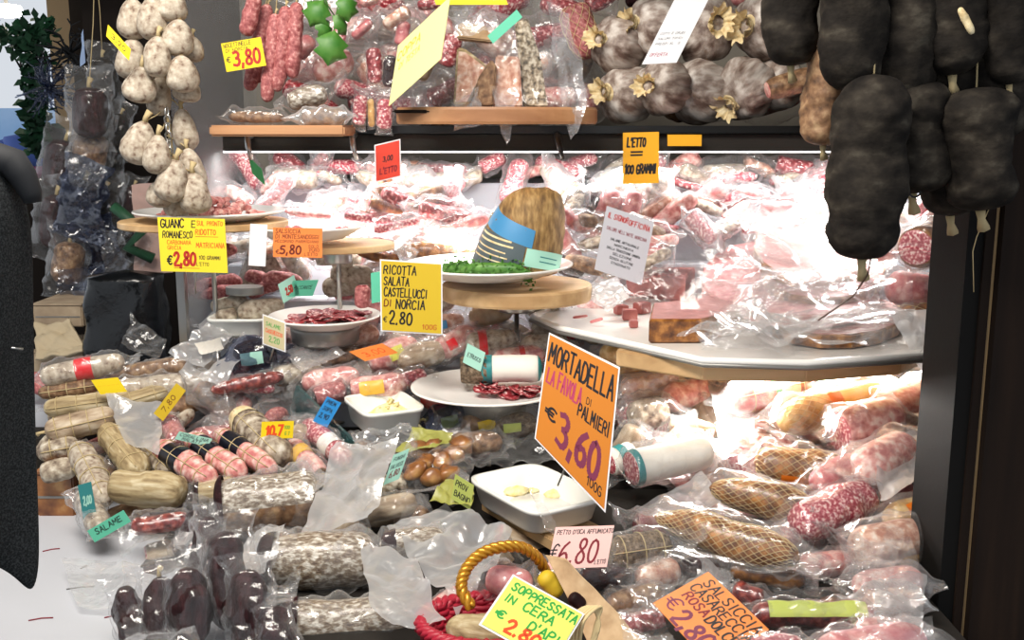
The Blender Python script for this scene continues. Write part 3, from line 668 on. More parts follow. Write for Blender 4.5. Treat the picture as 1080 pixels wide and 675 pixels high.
# the open front of the coat, hanging off the shoulder with a drooping corner
Minv = root.matrix_world.inverted()
Yc = 1.0
out = [(-60, 178), (6, 172), (22, 186), (31, 208), (37, 240), (39, 330), (40, 440), (43, 540), (43, 600), (38, 622), (29, 635), (23, 630), (18, 606), (0, 594), (-60, 590)]
def curved(k): return Yc
mb = MB(); n = len(out); rows = []
def C3(px, py, Y): return Minv @ W(px, py, Y)
inner = []
# cross strips from the torso side to the traced hem so that the cloth has thickness and a soft fold
V = []; m = 8
edge = [(0, 172), (14, 178), (27, 198), (34, 222), (38, 250), (39, 300), (39, 360), (40, 420), (41, 480), (43, 540), (44, 585), (42, 612), (35, 630)]
base = [(-90, 172), (-90, 178), (-90, 198), (-90, 222), (-90, 250), (-90, 300), (-90, 360), (-90, 420), (-90, 480), (-90, 540), (-90, 570), (-90, 582), (-90, 590)]
hem = [None] * 13
for i, (e, b_) in enumerate(zip(edge, base)):
    for j in range(m + 1):
        t = j / m; x = b_[0] + (e[0] - b_[0]) * t; y = b_[1] + (e[1] - b_[1]) * t ** (1 if i < 9 else 4)
        Yd = Yc - .045 * math.sin(t * 3.1) - (.02 * math.sin(t * 9 + i * .4)) * (1 - .6 * t) + .02 * t
        V.append(C3(x, y, Yd))
mb.grid(V, 13, m + 1); o = P(mb, 'coat_front', 'tweed'); md = o.modifiers.new('thickness', 'SOLIDIFY'); md.thickness = .009; o.modifiers.new('sub', 'SUBSURF').levels = 1
mb = MB(); mb.tube([C3(a, b_, Yc - .005) for a, b_ in [(-50, 176), (0, 168), (14, 172), (24, 186), (33, 205), (35, 214)]], [.016, .016, .015, .013, .010, .008], 8); P(mb, 'bag_strap', 'jacket_dark')
mb = MB(); mb.tube([C3(12, 367, Yc - .03), C3(24, 368, Yc - .02)], .0012, 5); P(mb, 'buttonhole', 'steel')
# far shopper with the black cap
person(Vector((W(57, 150, 6.6).x, 6.6, 0)), R(160), .875, 'distant person in a black cap beyond the hanging packets', 'jacket_dark', cap=True)
# ------------------------------------------------------------------ hanging goods
# white mouldy salami bunch on its rope
bx = W(172, -60, 2.0); mb = MB(); pts = [W(172, -60, 2.03), W(170, 60, 2.03), W(178, 130, 2.03), W(186, 215, 2.03)]
mb.tube([p - bx for p in pts], .004, 6); o = mb.build('rope', 'twine'); o.location = bx; tag(o, 'tan cord carrying the bunch of white mouldy salami', 'cord')
mb = MB()
for k in range(9):
    c = W(176 + .5 * k, 118 + 8.5 * k, 1.97) - bx; q = [c + Vector((.005 * math.cos(a) * (1 if k % 2 else .3), .005 * math.cos(a) * (.3 if k % 2 else 1), .0095 * math.sin(a))) for a in np.linspace(0, 6.28, 10)[:-1]]; mb.tube(q, .0018, 5, True)
o = mb.build('hanging_chain', 'steel'); o.location = bx; tag(o, 'short steel chain in the gap of the hanging white bunch', 'chain')
HS = [(140, -2, 140, 42, 14, 0, 'upper white salami at the wall side of the bunch, by the folded yellow tag'), (160, -4, 160, 43, 13, -.03, 'white salami hanging between the two top ones of the bunch'), (181, -12, 181, 24, 14, -.02, 'topmost white salami at the case side of the bunch'),
      (189, 20, 187, 60, 15, -.03, 'plump white salami second from top at the case side of the bunch'), (203, 38, 204, 66, 10, .03, 'white salami half hidden behind the plump one, case side of the bunch'), (141, 40, 137, 84, 15, .0, 'broad white salami right under the folded yellow tag'),
      (167, 38, 165, 82, 13.5, -.05, 'brownish pointed salami in the middle of the upper bunch'), (191, 58, 193, 98, 15, -.04, 'white salami in the middle of the case side column of the bunch'), (199, 82, 197, 108, 13, .0, 'short white salami lowest of the upper bunch, case side'),
      (150, 70, 147, 109, 15, -.04, 'round white salami lowest of the upper bunch, wall side'), (170, 80, 166, 122, 12, .02, 'slim white salami just above the steel chain'),
      (153, 128, 141, 173, 16.5, -.05, 'smooth beige pear salami, highest of the lower bunch'), (167, 142, 165, 184, 13.5, -.07, 'speckled white salami beside the smooth beige pear one'), (191, 114, 197, 160, 12, .03, 'reddish white salami behind the steel chain'),
      (186, 168, 178, 213, 16, -.06, 'large white salami at the centre of the lower bunch'), (197, 156, 208, 202, 12.5, .0, 'long pale salami above the yellow guanciale sign, case side'), (170, 190, 166, 219, 13, -.02, 'small white salami at the wall side bottom of the bunch'),
      (203, 182, 207, 226, 16, -.04, 'white salami resting against the plate of pink diced meat'), (190, 202, 184, 230, 13, .0, 'lowest white salami of the bunch behind the guanciale sign')]
for x1, y1, x2, y2, r, dy, l in HS:
    sal(x1, y1, x2, y2, r * 1.22, 'white_mold', l, name='hanging_salami', Y=2.0 + dy, group='white salami bunch', prof='pear', p=2.4, lump=.07, cord=W(174, y1 - 14, 2.03), tie='a')
# dark salami by the post
rail = W(960, -70, 1.36); o = None
mb = MB(); mb.tube([W(800, -70, 1.36) - rail, W(1075, -70, 1.36) - rail], .012, 8); mb.tube([W(1068, -70, 1.36) - rail, W(1068, -70, 1.5) - rail], .012, 8); o = mb.build('hanging_rail', 'black'); o.location = rail; tag(o, 'black rail above the dark salami by the post', 'rail')
DS = [(838, -95, 834, 70, 25, 1.40, 'dark mouldy salami hanging alone, first from the white garlic-like row'), (899, -110, 897, 96, 31, 1.33, 'dark salami in front whose rounded end stops above the brown cut one'), (951, -110, 953, 108, 33, 1.36, 'dark salami hanging behind the steel hook ring, second row'),
      (1004, -110, 1004, 80, 31, 1.34, 'dark salami with a tan tie near its top'), (1052, -110, 1052, 150, 30, 1.37, 'dark salami against the brown post moulding, upper one'), (876, 36, 868, 154, 22, 1.40, 'brown flattened cut salami with an orange tie hanging by the shelf edge'),
      (922, 78, 909, 274, 34, 1.30, 'longest dark salami, lowest end with a thin string over the tray'), (966, 84, 962, 204, 33, 1.36, 'dark salami ending over the small black ring'), (1000, 62, 1002, 228, 30, 1.38, 'dark salami behind, ending near the red cut salami'),
      (1030, 92, 1034, 222, 33, 1.33, 'dark salami touching the post, pale seam down its side'),
      (985, -60, 985, 140, 30, 1.43, 'dark salami in the back row between two front ones, above the ring'), (930, -60, 925, 150, 30, 1.43, 'dark salami in the back row right above the longest one'), (1040, 40, 1040, 190, 26, 1.42, 'dark salami in the back row beside the post moulding'), (1062, -90, 1064, 90, 22, 1.33, 'dark salami end overlapping the post moulding at the top')]
for k, (x1, y1, x2, y2, r, Y, l) in enumerate(DS):
    sal(x1, y1, x2, y2, r * 1.1, 'dry_brown' if k == 5 else 'dark_skin', l, name='hanging_salami', Y=Y, group='dark salami by the post', p=7, lump=.12, lam=1.3, nu=44, nv=28, tie='b' if k in (5, 6, 9) else 'ab', cord=W(x1, -70, 1.36) if y1 > 0 else None)
mb = MB(); s0 = W(919, 272, 1.29); mb.tube([p - s0 for p in (s0, W(915, 290, 1.29), W(900, 312, 1.30), W(880, 326, 1.30), W(863, 338, 1.30))], .0012, 5); o = mb.build('loose_string', 'olive'); o.location = s0; tag(o, 'loose dark string dangling from the longest dark salami', 'string')
mb = MB(); s0 = W(965, 203, 1.33); mb.tube([Vector((.007 * math.cos(a), 0, .006 * math.sin(a))) for a in np.linspace(0, 6.28, 13)[:-1]], .0014, 5, True); o = mb.build('hook_ring', 'black'); o.location = s0; tag(o, 'small black ring under a dark salami by the post', 'ring')
mb = MB(); s0 = W(1044, 218, 1.375); mb.tube([p - s0 for p in (s0, W(1030, 250, 1.38), W(1026, 265, 1.385), W(1027, 308, 1.385))], .0007, 4); o = mb.build('loose_string', 'net'); o.location = s0; tag(o, 'pale thread hanging down the dark post', 'string')
sal(1012, 8, 1026, 36, 4, 'ruffle', 'tan paper tie hanging among the dark salami', name='paper_tie', cat='tie', Y=1.29)
# pink sausages
for k, (a, b, c, d, lb) in enumerate([(270, -6, 259, 38, 'pink hanging sausage above the yellow 3,80 sign'), (283, 4, 262, 96, 'pink hanging sausage passing behind the yellow 3,80 sign'), (291, 14, 281, 108, 'pink hanging sausage reaching lowest of its bunch'), (302, 6, 292, 97, 'pink hanging sausage, second from the green leaves'), (313, 2, 308, 83, 'pink hanging sausage next to the green leaves'), (276, 20, 270, 88, 'pink hanging sausage behind its bunch')]):
    sal(a, b, c, d, 8.2, 'rosy_link', lb, cat='sausage', name='hanging_sausage', Y=2.1 + (.04 if k in (1, 5) else 0), group='pink hanging sausages', lump=.09, lam=1, cord=W(292, -50, 2.12), tie='a', p=6)
rl = W(430, -50, 2.12); mb = MB(); mb.tube([W(150, -50, 2.12) - rl, W(800, -50, 2.12) - rl], .009, 8); o = mb.build('hanging_rail', 'steel'); o.location = rl; tag(o, 'steel rail above the pink sausages and the upper shelf', 'rail')
for k, (x, y, s) in enumerate([(342, 12, .05), (352, 44, .06), (362, 6, .045), (334, 30, .04), (350, 28, .04)]):
    mb = MB(); n = 7; V = []
    for i in range(n):
        t = i / (n - 1); w = s * .5 * math.sin(math.pi * min(1, t * 1.02)) ** .7 * (1 + .25 * math.sin(t * 21))
        for j in (-1, -.5, 0, .5, 1): V.append((w * j, -.012 * (1 - j * j) - .01 * math.sin(t * 3), -t * s * 1.15))
    mb.grid(V, n, 5); mb.tube([(0, 0, .05), (0, .0, .02), (0, -.005, 0)], .0015, 4); o = mb.build('ivy_leaf', 'leaf'); o.location = W(x, y - 12, 2.08); o.rotation_euler = (0, .5 - .3 * k, .3 * k)
    tag(o, ['bright green leaf at the top, nearest the pink sausages', 'largest bright green leaf, hanging lowest beside the pink sausages', 'bright green leaf cut by the top edge', 'small green leaf touching the pink sausage bag', 'small green leaf in the middle of the sprig'][k], 'leaf', 'green leaves by the pink sausages')

# ------------------------------------------------------------------ the upper shelf
def US(*a, **k): k.setdefault('Y', 2.24); return sal(*a, **k)
US(241, 123, 300, 124, 8, 'dry_brown', 'flat dark bagged salami on the wooden board under the pink sausages', bag='clear', tails=(1.2, 1), Y=2.07, flat=.7)
US(303, 108, 345, 98, 11, 'silver_skin', 'mottled bagged salami on the wooden board, above the dark one', bag='clear', tails=(1, 2.2), lift=(0, 1.4), Y=2.11)
US(318, 124, 366, 122, 9, 'dry_brown', 'dark bagged salami near the free end of the wooden board', bag='frost', tails=(2, 1), Y=2.06)
US(330, 78, 372, 60, 13, 'pale_pink', 'puffy clear bag below the green leaves', bag='clear', tails=(1.5, 1.5), Y=2.2)
US(310, 60, 330, 40, 9, 'pink', 'bagged pink salami tucked behind the green leaves', bag='clear', Y=2.22, cord=W(330, -50, 2.12))
stick = 'red stick salami packets'
for k, (x, y, x2, y2, r, m, lb) in enumerate([(396, 88, 394, 50, 8, 'red_meat', 'upright red vacuum packet, tallest of the stack beside the pale yellow sign'), (410, 92, 412, 58, 7, 'maroon', 'dark red upright packet between the red one and the pale yellow sign'), (378, 132, 381, 100, 7, 'marbled', 'marbled red packet at the foot of the stack, board side'), (392, 134, 391, 104, 3.5, 'golden', 'narrow golden packet between two red ones at the shelf edge'), (405, 136, 406, 104, 8, 'marbled', 'marbled packet hanging over the shelf edge beside the pale yellow sign'),
      (372, 40, 392, 22, 9, 'pink', 'pink bagged piece above the red packet stack'), (405, 28, 432, 10, 12, 'brawn', 'tan bagged piece at the top above the red packet stack'), (427, 22, 422, 48, 7, 'pink', 'pink packet leaning beside the tan piece'), (360, 30, 352, 60, 7, 'marbled', 'marbled packet hanging beside the large green leaf'), (440, 6, 470, 2, 10, 'red_meat', 'red packet cut by the top edge behind the pale yellow sign'), (380, 4, 398, -2, 9, 'pale_pink', 'pale packet cut by the top edge beside the green leaf'), (468, 70, 480, 36, 10, 'red_meat', 'red cured slab behind the bagged cheese wedges'), (442, 84, 455, 56, 14, 'kraft', 'brown paper packet behind the pale yellow sign')]):
    US(x, y, x2, y2, r, m, lb, cat='packet', name='meat_packet', bag='clear', tails=(.8, .8), wide=1.25, puff=1.1, p=8, flat=.55, Y=2.16 + .05 * (k > 4) + .05 * (k > 10), group=stick)
# cheese wedges
def wedge(cor, Y, depth, mat, label, mat2=None, name='cheese_wedge', cat='cheese'):
    P0 = [W(x, y, Y) for x, y in cor]; c = min(P0, key=lambda p: p.z); c = Vector((sum(p.x for p in P0) / len(P0), Y, c.z))
    back = Vector((0, depth, 0)); n = len(P0)
    root = empty(name, c, label, cat)
    mb = MB(); V = [p - c for p in P0] + [p + back - c for p in P0]
    mb.add(V, [tuple(range(n)), tuple(range(n, 2 * n))[::-1]] + [(i, n + i, n + (i + 1) % n, (i + 1) % n) for i in range(n)])
    o = mb.build('rind', mat, root, smooth=False, bevel=.003)
    if mat2:
        q = sum(P0, Vector()) / n; mb = MB(); mb.add([(q + (p - q) * .86) + Vector((0, -.0012, 0)) - c for p in P0] + [(q + (p - q) * .86) + Vector((0, .004, 0)) - c for p in P0], [tuple(range(n)), tuple(range(n, 2 * n))[::-1]] + [(i, n + i, n + (i + 1) % n, (i + 1) % n) for i in range(n)])
        mb.build('cut_face', mat2, root, smooth=False)
    return root, c
def bagpart(root, c, corners, Y, mat='clear', amp=.08, bulge=.12):
    pts = [W(x, y, Y) - c for x, y in corners]; mb, _ = sheet_mb(pts, seed(), amp, bulge=bulge); o = mb.build('plastic_bag', mat, root); return o
r_, c_ = wedge([(478, 112), (482, 50), (490, 51), (518, 72), (508, 82), (492, 112)], 2.06, .06, 'straw', 'pale-rinded wedge with browned face nearest the pale yellow sign', 'brawn'); bagpart(r_, c_, [(470, 92), (520, 40), (528, 70), (460, 130)], 2.045)
r_, c_ = wedge([(497, 113), (504, 82), (518, 62), (524, 70), (520, 112)], 2.03, .05, 'dry_brown', 'dark-rinded wedge with a small white label', None); bagpart(r_, c_, [(475, 112), (505, 90), (508, 132), (478, 138)], 2.02, 'frost')
r_, c_ = wedge([(518, 112), (523, 58), (548, 60), (551, 113)], 2.05, .07, 'brawn', 'pinkish upright wedge in a clear bag with a hanging point'); bagpart(r_, c_, [(522, 34), (551, 36), (545, 105), (516, 108)], 2.035); bagpart(r_, c_, [(518, 92), (548, 92), (541, 128), (534, 156)], 2.02, 'frost')
r_, c_ = wedge([(553, 113), (543, 24), (556, 18), (570, 60), (578, 113)], 2.07, .07, 'spotted', 'tall speckled grey cheese slice in a tall clear bag'); bagpart(r_, c_, [(548, 0), (588, -2), (600, 112), (552, 112)], 2.05, 'clear', .06, .08)
bagpart(r_, c_, [(576, 0), (600, 14), (620, 105), (592, 108)], 2.03, 'frost', .06, .1); bagpart(r_, c_, [(590, 90), (617, 95), (612, 130), (604, 148)], 2.02, 'frost', .1)
r_, c_ = wedge([(481, 40), (484, 24), (512, 26), (520, 44)], 2.14, .07, 'kraft', 'small tan block in white paper above the pale-rinded wedge'); bagpart(r_, c_, [(478, 6), (522, 10), (528, 30), (478, 40)], 2.12, 'frost')
o = board(436, 116, 2.05, 20, 1, .006, 'wood_dark', 'dark end plate on the wedge board', name='board_end', sq=True)  # thin dark plate where the board is darker at one end
US(604, 4, 622, 62, 17, 'rosy_link', 'large pink netted salami between the tall clear bag and the grey row', net=9, Y=2.3, p=5)
US(625, -20, 640, 8, 16, 'red_meat', 'dark red bagged piece at the top by the grey row', bag='clear', Y=2.3)
US(660, -8, 690, -2, 14, 'maroon', 'dark maroon piece behind the hanging white sheet top', Y=2.34)
US(770, -6, 800, -8, 12, 'pink', 'pink bagged piece at the top above the grey row', Y=2.34, bag='clear')
# bladder-cased salami row
def lobed(x, y, rr, tx, ty, label, Y=2.27, lob=9):
    c = W(x, y, Y); a = rr * Y / FPX; tp_ = W(tx, ty, Y - .05); X = (tp_ - c).normalized(); X, Yv, Z = frame(c, c + X); M = mat4(X, Yv, Z, c)
    root = empty('bladder_salami', M, label, 'salami', 'grey bladder-cased salami row')
    nu, nv = 26, 54; V = []; nz = Noise(seed(), a * .7)
    for i in range(nu):
        ph = math.pi * i / (nu - 1)
        for j in range(nv):
            q = 2 * math.pi * j / nv; cr = abs(math.sin(lob * q / 2 + .5 * math.sin(q * 2))) ** .5
            k = a * (1 - .13 * (1 - cr) * math.sin(ph) ** .5)
            V.append((-math.cos(ph) * a * .92, math.sin(ph) ** .85 * k * math.cos(q), math.sin(ph) ** .85 * k * math.sin(q)))
    V = np.array(V); V *= (1 + .035 * nz(V))[:, None]
    o = MB().grid(V, nu, nv, True).build('casing', 'bladder', root)
    mb = MB(); V = []; n = 8; m = 66; k_ = x * .1
    for i in range(n):
        t = i / (n - 1)
        for j in range(m):
            q = 2 * math.pi * j / m; rad = a * (.16 + .34 * abs(t - .35) ** .9) * (1 + .16 * t * math.sin(q * 11 + i * .5) + .14 * math.sin(q * 2 + k_))
            V.append((a * (.86 + .46 * t) + a * .07 * math.sin(q * 6 + k_) * t, rad * math.cos(q), rad * math.sin(q)))
    mb.grid(V, n, m, True); mb.build('tie', 'ruffle', root)
    mb = MB(); P = [(a * .98, a * .24 * math.cos(q), a * .24 * math.sin(q)) for q in np.linspace(0, 6.28, 20)[:-1]]; mb.tube(P, .002, 5, True); mb.build('twine', 'twine', root)
for args in [(652, 47, 30, 628, 40, 'grey wrinkled salami at the end of the upper grey row by the tall bag'), (690, 30, 33, 660, 24, 'grey wrinkled salami of the upper row, beige tie beside the hanging white sheet'), (742, 30, 36, 752, 26, 'grey wrinkled salami of the upper row behind the hanging white sheet', 2.31), (812, 26, 38, 784, 28, 'grey wrinkled salami of the upper row with the largest beige tie'),
             (661, 100, 31, 630, 96, 'grey wrinkled salami of the lower row, wide beige tie by the tall bag'), (700, 92, 30, 682, 90, 'grey wrinkled salami of the lower row, second from the tall bag', 2.24), (738, 97, 34, 709, 92, 'largest grey wrinkled salami of the lower row, in the middle'), (786, 93, 33, 764, 114, 'grey wrinkled salami of the lower row, tie pointing down', 2.26), (822, 88, 27, 800, 96, 'grey wrinkled salami of the lower row next to the dark salami')]:
    lobed(*args[:5], args[5], *(args[6:] or (2.28,)))
sal(806, 96, 862, 80, 17, 'dry_brown', 'brown-rinded ham piece with pale cut underside by the dark salami', cat='ham', name='ham_piece', Y=2.14, cut='pale_pink', p=5, flat=.7)

# ------------------------------------------------------------------ hanging packets beyond the case
for k, (x1, y1, x2, y2, r, m, lb) in enumerate([(94, 92, 96, 146, 17, 'maroon', 'round cellophane packet with red contents in front of the wooden post'), (98, 140, 92, 182, 17, 'dry_brown', 'golden brown packet below the round cellophane one'), (70, 148, 58, 202, 18, 'maroon', 'dark brown ham in glossy cellophane by the bright opening'), (118, 150, 112, 190, 13, 'dark_skin', 'dark packet beside the smooth beige pear salami'), (90, 190, 80, 240, 17, 'dark_skin', 'dark packet with blue-lit crumpled film'), (60, 205, 55, 262, 16, 'maroon', 'dark packet hanging just behind the tweed coat shoulder'), (112, 200, 110, 246, 15, 'dark_skin', 'dark packet hanging under the beige pear salami'), (142, 196, 138, 232, 10, 'maroon', 'small round maroon packet beside the green ribbon'), (74, 255, 70, 300, 16, 'dry_brown', 'brown packet lowest of the hanging ones by the coat'), (104, 246, 116, 284, 13, 'maroon', 'packet in crumpled film above the black bag'), (128, 120, 120, 160, 10, 'dark_skin', 'narrow dark packet against the wall behind the white bunch'), (108, 60, 112, 110, 12, 'dark_skin', 'dark packet beside the folded yellow tag')]):
    sal(x1, y1, x2, y2, r, m, lb, cat='packet', name='hanging_packet', Y=2.75 + .06 * (k % 4), bag='film' if k not in (4, 9) else 'smoke', tails=(1.3, .9), puff=1.25, group='dark packets hanging beyond the case', tie='a', cord=W(100, -40, 2.9) if k in (0, 11) else None)
rl = W(90, -40, 2.9); mb = MB(); mb.tube([Vector((-.35, 0, 0)), Vector((.35, 0, 0))], .01, 8)
for x in (-.3, .3): mb.tube([Vector((x, 0, 0)), Vector((x, 0, 2.999 - rl.z))], .006, 6)
o = mb.build('hanging_rail', 'black'); o.location = rl; tag(o, 'black rail above the dark hanging packets', 'rail')
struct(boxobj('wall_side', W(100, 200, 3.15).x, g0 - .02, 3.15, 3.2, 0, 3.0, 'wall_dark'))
for cs, m, lb in [([(62, 190), (105, 205), (112, 262), (70, 250)], 'smoke', 'bluish crumpled film over the hanging dark packets'), ([(110, 240), (165, 248), (150, 290), (108, 292)], 'clear', 'crumpled film hanging under the green ribbon'), ([(60, 285), (110, 280), (112, 330), (62, 340)], 'smoke', 'crumpled film over the grey carton'), ([(70, 168), (112, 172), (104, 200), (76, 205)], 'clear', 'white crumpled film between two dark packets')]:
    sheet(cs, lb, m, Ys=[2.62] * 4, amp=.16, name='plastic_film', cat='film')
mb = MB().tube([Vector((0, 0, 0)), Vector((.04, -.01, -.03)), Vector((.07, -.01, -.06)), Vector((.03, -.01, -.10)), Vector((.09, 0, -.13))], .014, 8); o = mb.build('green_ribbon', 'dark_leaf'); o.location = W(120, 218, 2.6); tag(o, 'dark green ribbon behind the yellow guanciale sign', 'ribbon')
sheet([(138, 195), (182, 192), (182, 288), (142, 290)], 'reddish-grey striped paper bag behind the guanciale sign', 'stripe_paper', Ys=[2.62] * 4, amp=.02, name='paper_bag', cat='bag')
# black bag, cartons, cloth bag
c = W(138, 388, 2.42); mb = MB(); nu, nv = 20, 36; V = []
for i in range(nu):
    t = i / (nu - 1)
    for j in range(nv):
        q = 2 * math.pi * j / nv; e = .5; k = (1 - .15 * t) * (1 if 0 < i < nu - 1 else .02)
        V.append((.094 * k * math.copysign(abs(math.cos(q)) ** e, math.cos(q)), .07 * k * math.copysign(abs(math.sin(q)) ** e, math.sin(q)), .235 * t))
V = np.array(V); cr = Crumple(5, .08)(V) * .012; V[:, 0] += cr; V[:, 1] += cr; mb.grid(V, nu, nv, True); o = mb.build('black_sack', 'bin_plastic'); o.location = c; tag(o, 'shiny black plastic sack standing below the guanciale sign', 'sack')
def carton(x0, y0, x1, y1, Y, dp, mat, label, name='carton'):
    a, b = W(x0, y1, Y), W(x1, y0, Y); root = empty(name, Vector(((a.x + b.x) / 2, Y + dp / 2, a.z)), label, 'box'); w = (b.x - a.x) / 2; h = b.z - a.z
    MB().box(-w, w, -dp / 2, dp / 2, 0, h).build('body', mat, root, smooth=False, bevel=.003)
    MB().box(-w * 1.01, w * 1.01, -dp / 2 - .002, dp / 2, h, h + .004).build('lid', mat, root, smooth=False)
    mb = MB(); mb.box(-w * .9, w * .9, -dp / 2 - .0015, -dp / 2 + .001, h * .45, h * .5); mb.build('crease', 'grey_metal', root, smooth=False)
carton(36, 322, 86, 345, 2.5, .2, 'carton', 'grey-brown carton behind the coat beside the black sack')
carton(36, 372, 92, 412, 2.42, .2, 'carton', 'beige carton at the bottom beside the black sack')
sheet([(38, 345), (75, 340), (95, 372), (38, 380)], 'beige folded cloth bag on the beige carton', 'beige_cloth', Ys=[2.46, 2.46, 2.38, 2.38], amp=.1, name='cloth_bag', cat='bag', thick=.008)
carton(40, 500, 76, 546, 1.75, .12, 'chestnut', 'brown wooden crate under the salami stack next to the coat', 'wooden_crate')
# ------------------------------------------------------------------ the pile: explicit pieces
# ---- beside the coat
sal(42, 398, 132, 381, 12, 'white_mold', 'white salami with a bright red paper band below the black sack', band=(.42, .62, 'band_red'), lump=.04, bag='film', tails=(.5, 1.3), dY=-.04, p=7)
sal(110, 398, 202, 384, 10, 'dry_brown', 'dark brown bagged salami behind the blank yellow tag', bag='clear', tails=(.6, 1.4), p=7, lump=.1)
sal(118, 412, 225, 404, 13, 'white_mold', 'pale bagged salami between the blank yellow tag and the red sausage row', bag='clear', tails=(.6, 1.2), p=7)
sal(40, 415, 104, 406, 9, 'dry_brown', 'slim brown salami below the red banded white one', twine=3)
sal(58, 446, 150, 436, 12, 'tan', 'tan salami underneath the straw-coloured pair', p=7, dY=.05)
sal(50, 440, 130, 430, 11, 'grey_mold', 'grey salami hidden under the twine-tied straw pair', p=7, dY=.06)
sal(46, 432, 140, 419, 11, 'straw', 'straw-coloured salami tied with twine, upper of the pair by the coat', twine=4, p=7)
sal(120, 428, 180, 410, 10, 'straw', 'straw-coloured salami under the standing yellow tag', p=7, twine=2)
sal(47, 456, 122, 438, 14, 'tan', 'thick tan salami with twine, lower of the pair by the coat', twine=4, p=6, dY=-.04, tie='a')
sal(42, 478, 84, 470, 12, 'grey_mold', 'dim grey salami in the stack by the coat, under the thick tan one', p=6, twine=2)
sal(42, 500, 80, 492, 12, 'grey_mold', 'dim grey salami lowest in the stack by the coat', p=6)
sal(110, 452, 150, 500, 15, 'straw', 'tied pale salami lying towards the front beside the dim stack', twine=3, dY=-.02, p=6, pinch=.12, npinch=3)
sal(82, 470, 112, 530, 15, 'white_mold', 'tied white salami at the very end of the pile by the white worktop', twine=4, dY=-.03, p=6, pinch=.12, npinch=3)
sal(150, 470, 182, 498, 12, 'grey_mold', 'short grey salami behind the fibrous straw one', twine=3)
sal(116, 512, 196, 518, 20, 'straw', 'thick fibrous straw-coloured salami end above the red vacuum pack', dY=-.05, p=8, lump=.1)
sal(86, 520, 108, 560, 13, 'grey_mold', 'grey salami in a clear bag over the pile end, behind the teal tags', bag='clear', dY=-.02, p=5)
sal(138, 556, 200, 548, 13, 'red_sausage', 'dark red vacuum pack below the fibrous straw salami', cat='packet', name='meat_packet', bag='clear', tails=(1, .8), flat=.8, p=8, dY=-.03)
for k, (a, b, c, d, lb) in enumerate([(166, 470, 226, 508, 'pink salami with a black plastic band, nearest the pile end'), (198, 462, 258, 502, 'pink salami with a black plastic band, middle of its three'), (228, 456, 290, 498, 'pink salami with a black plastic band, next to the yellow and orange tag')]):
    sal(a, b, c, d, 14 - k, 'pale_pink', lb, band=(.22, .5, 'band_black'), twine=4, lump=.07, dY=-.03, p=6, group='black-banded pink salami')
sal(176, 442, 188, 466, 11, 'rosy_link', 'cut red salami in clear wrap behind the mint tag', cut1='red_meat', bag='clear', dY=-.02)
sal(250, 437, 300, 486, 18, 'grey_mold', 'thick grey salami with papery end under the yellow and orange tag', cap=(.22, 'ruffle'), p=6, dY=-.02, twine=2)
sal(322, 446, 368, 488, 12, 'marbled', 'marbled salami in a clear sleeve below the blue tag', bag='clear', p=7, band=(.5, .7, 'band_white'), tails=(1.6, .7))
sal(306, 468, 340, 504, 12, 'pale_pink', 'pale salami chunk below the yellow and orange tag', bag='clear', p=7, band=(.3, .5, 'label_gold'), cut1='dry_brown')
sal(240, 452, 262, 420, 10, 'clear' if False else 'pale_pink', 'small clear packet standing before the red sausage row', bag='clear', tails=(1, 1), puff=1.5, Y=1.98)
# dark-ended bagged salami at the front
sal(226, 537, 338, 522, 30, 'silver_skin', 'large bagged salami with silvery crust and dark end, uppermost of three', cap=(.10, 'maroon', 1.16), bag='clear', tails=(.25, 1.6), lift=(0, .8), p=14, lump=.05, puff=1.06, dY=-.03, lab=(.1, .95, .2, 1.2, 'dry_brown'))
sal(204, 524, 250, 518, 17, 'straw', 'smaller bagged salami with dark end behind the uppermost large one', cap=(.16, 'maroon'), bag='film', p=12)
sal(270, 592, 398, 590, 31, 'silver_skin', 'large bagged salami with silvery crust, middle of three at the front', cap=(.17, 'maroon', 1.14), bag='clear', tails=(.5, 1.3), p=9, lump=.06, puff=1.07, dY=-.02)
sal(290, 662, 436, 652, 27, 'silver_skin', 'large bagged salami lowest at the front beside the red basket', cap=(.17, 'maroon', 1.14), bag='clear', tails=(.6, 1), p=9, lump=.06, puff=1.07, dY=.03)
sal(400, 574, 470, 568, 15, 'silver_skin', 'silvery salami with dark knob end in the frosty bag', cap=(.25, 'maroon'), p=5, bag='clear', dY=-.04)
sal(375, 540, 440, 530, 13, 'tan', 'tan salami slice lying behind the frosty bag', p=8, bag='film')
sal(430, 508, 372, 520, 13, 'spotted', 'speckled loaf piece before the chestnut pack', p=9)
V5 = [(222, 556, 206, 640, 14, 'tall dark salami end standing beside the uppermost large bagged one'), (236, 572, 246, 668, 22, 'broad maroon salami standing at the front, in the middle of the dark ones'), (262, 612, 262, 690, 20, 'dark salami standing beside the lowest large bagged one'), (196, 610, 202, 690, 20, 'dark salami standing in front of the frosty empty bag'), (168, 620, 172, 690, 16, 'dark bagged salami standing with a beige tie, at the front'), (284, 652, 296, 700, 18, 'dark end peeping out below the middle large bagged salami'), (130, 630, 146, 690, 14, 'dark bagged salami standing outermost on the white worktop'), (214, 545, 190, 590, 12, 'dark salami end beside the red vacuum pack, blue-black wrap')]
for k, (a, b, c, d, r, lb) in enumerate(V5):
    Yb = max(1.2, (EYE.z - CZ - .006) / (-ray(c, d).z / ray(c, d).y)); Yb = min(Yb, D(b))
    sal(a, b - 12, c, d, r * 1.22, 'maroon', lb, name='dark_salami', Y=(Yb + .045, Yb), bag='film', tails=(.8, .2), puff=1.12, p=2.5, lump=.17, lam=1.1, group='dark salami standing at the front', tie='a' if k == 4 else None)
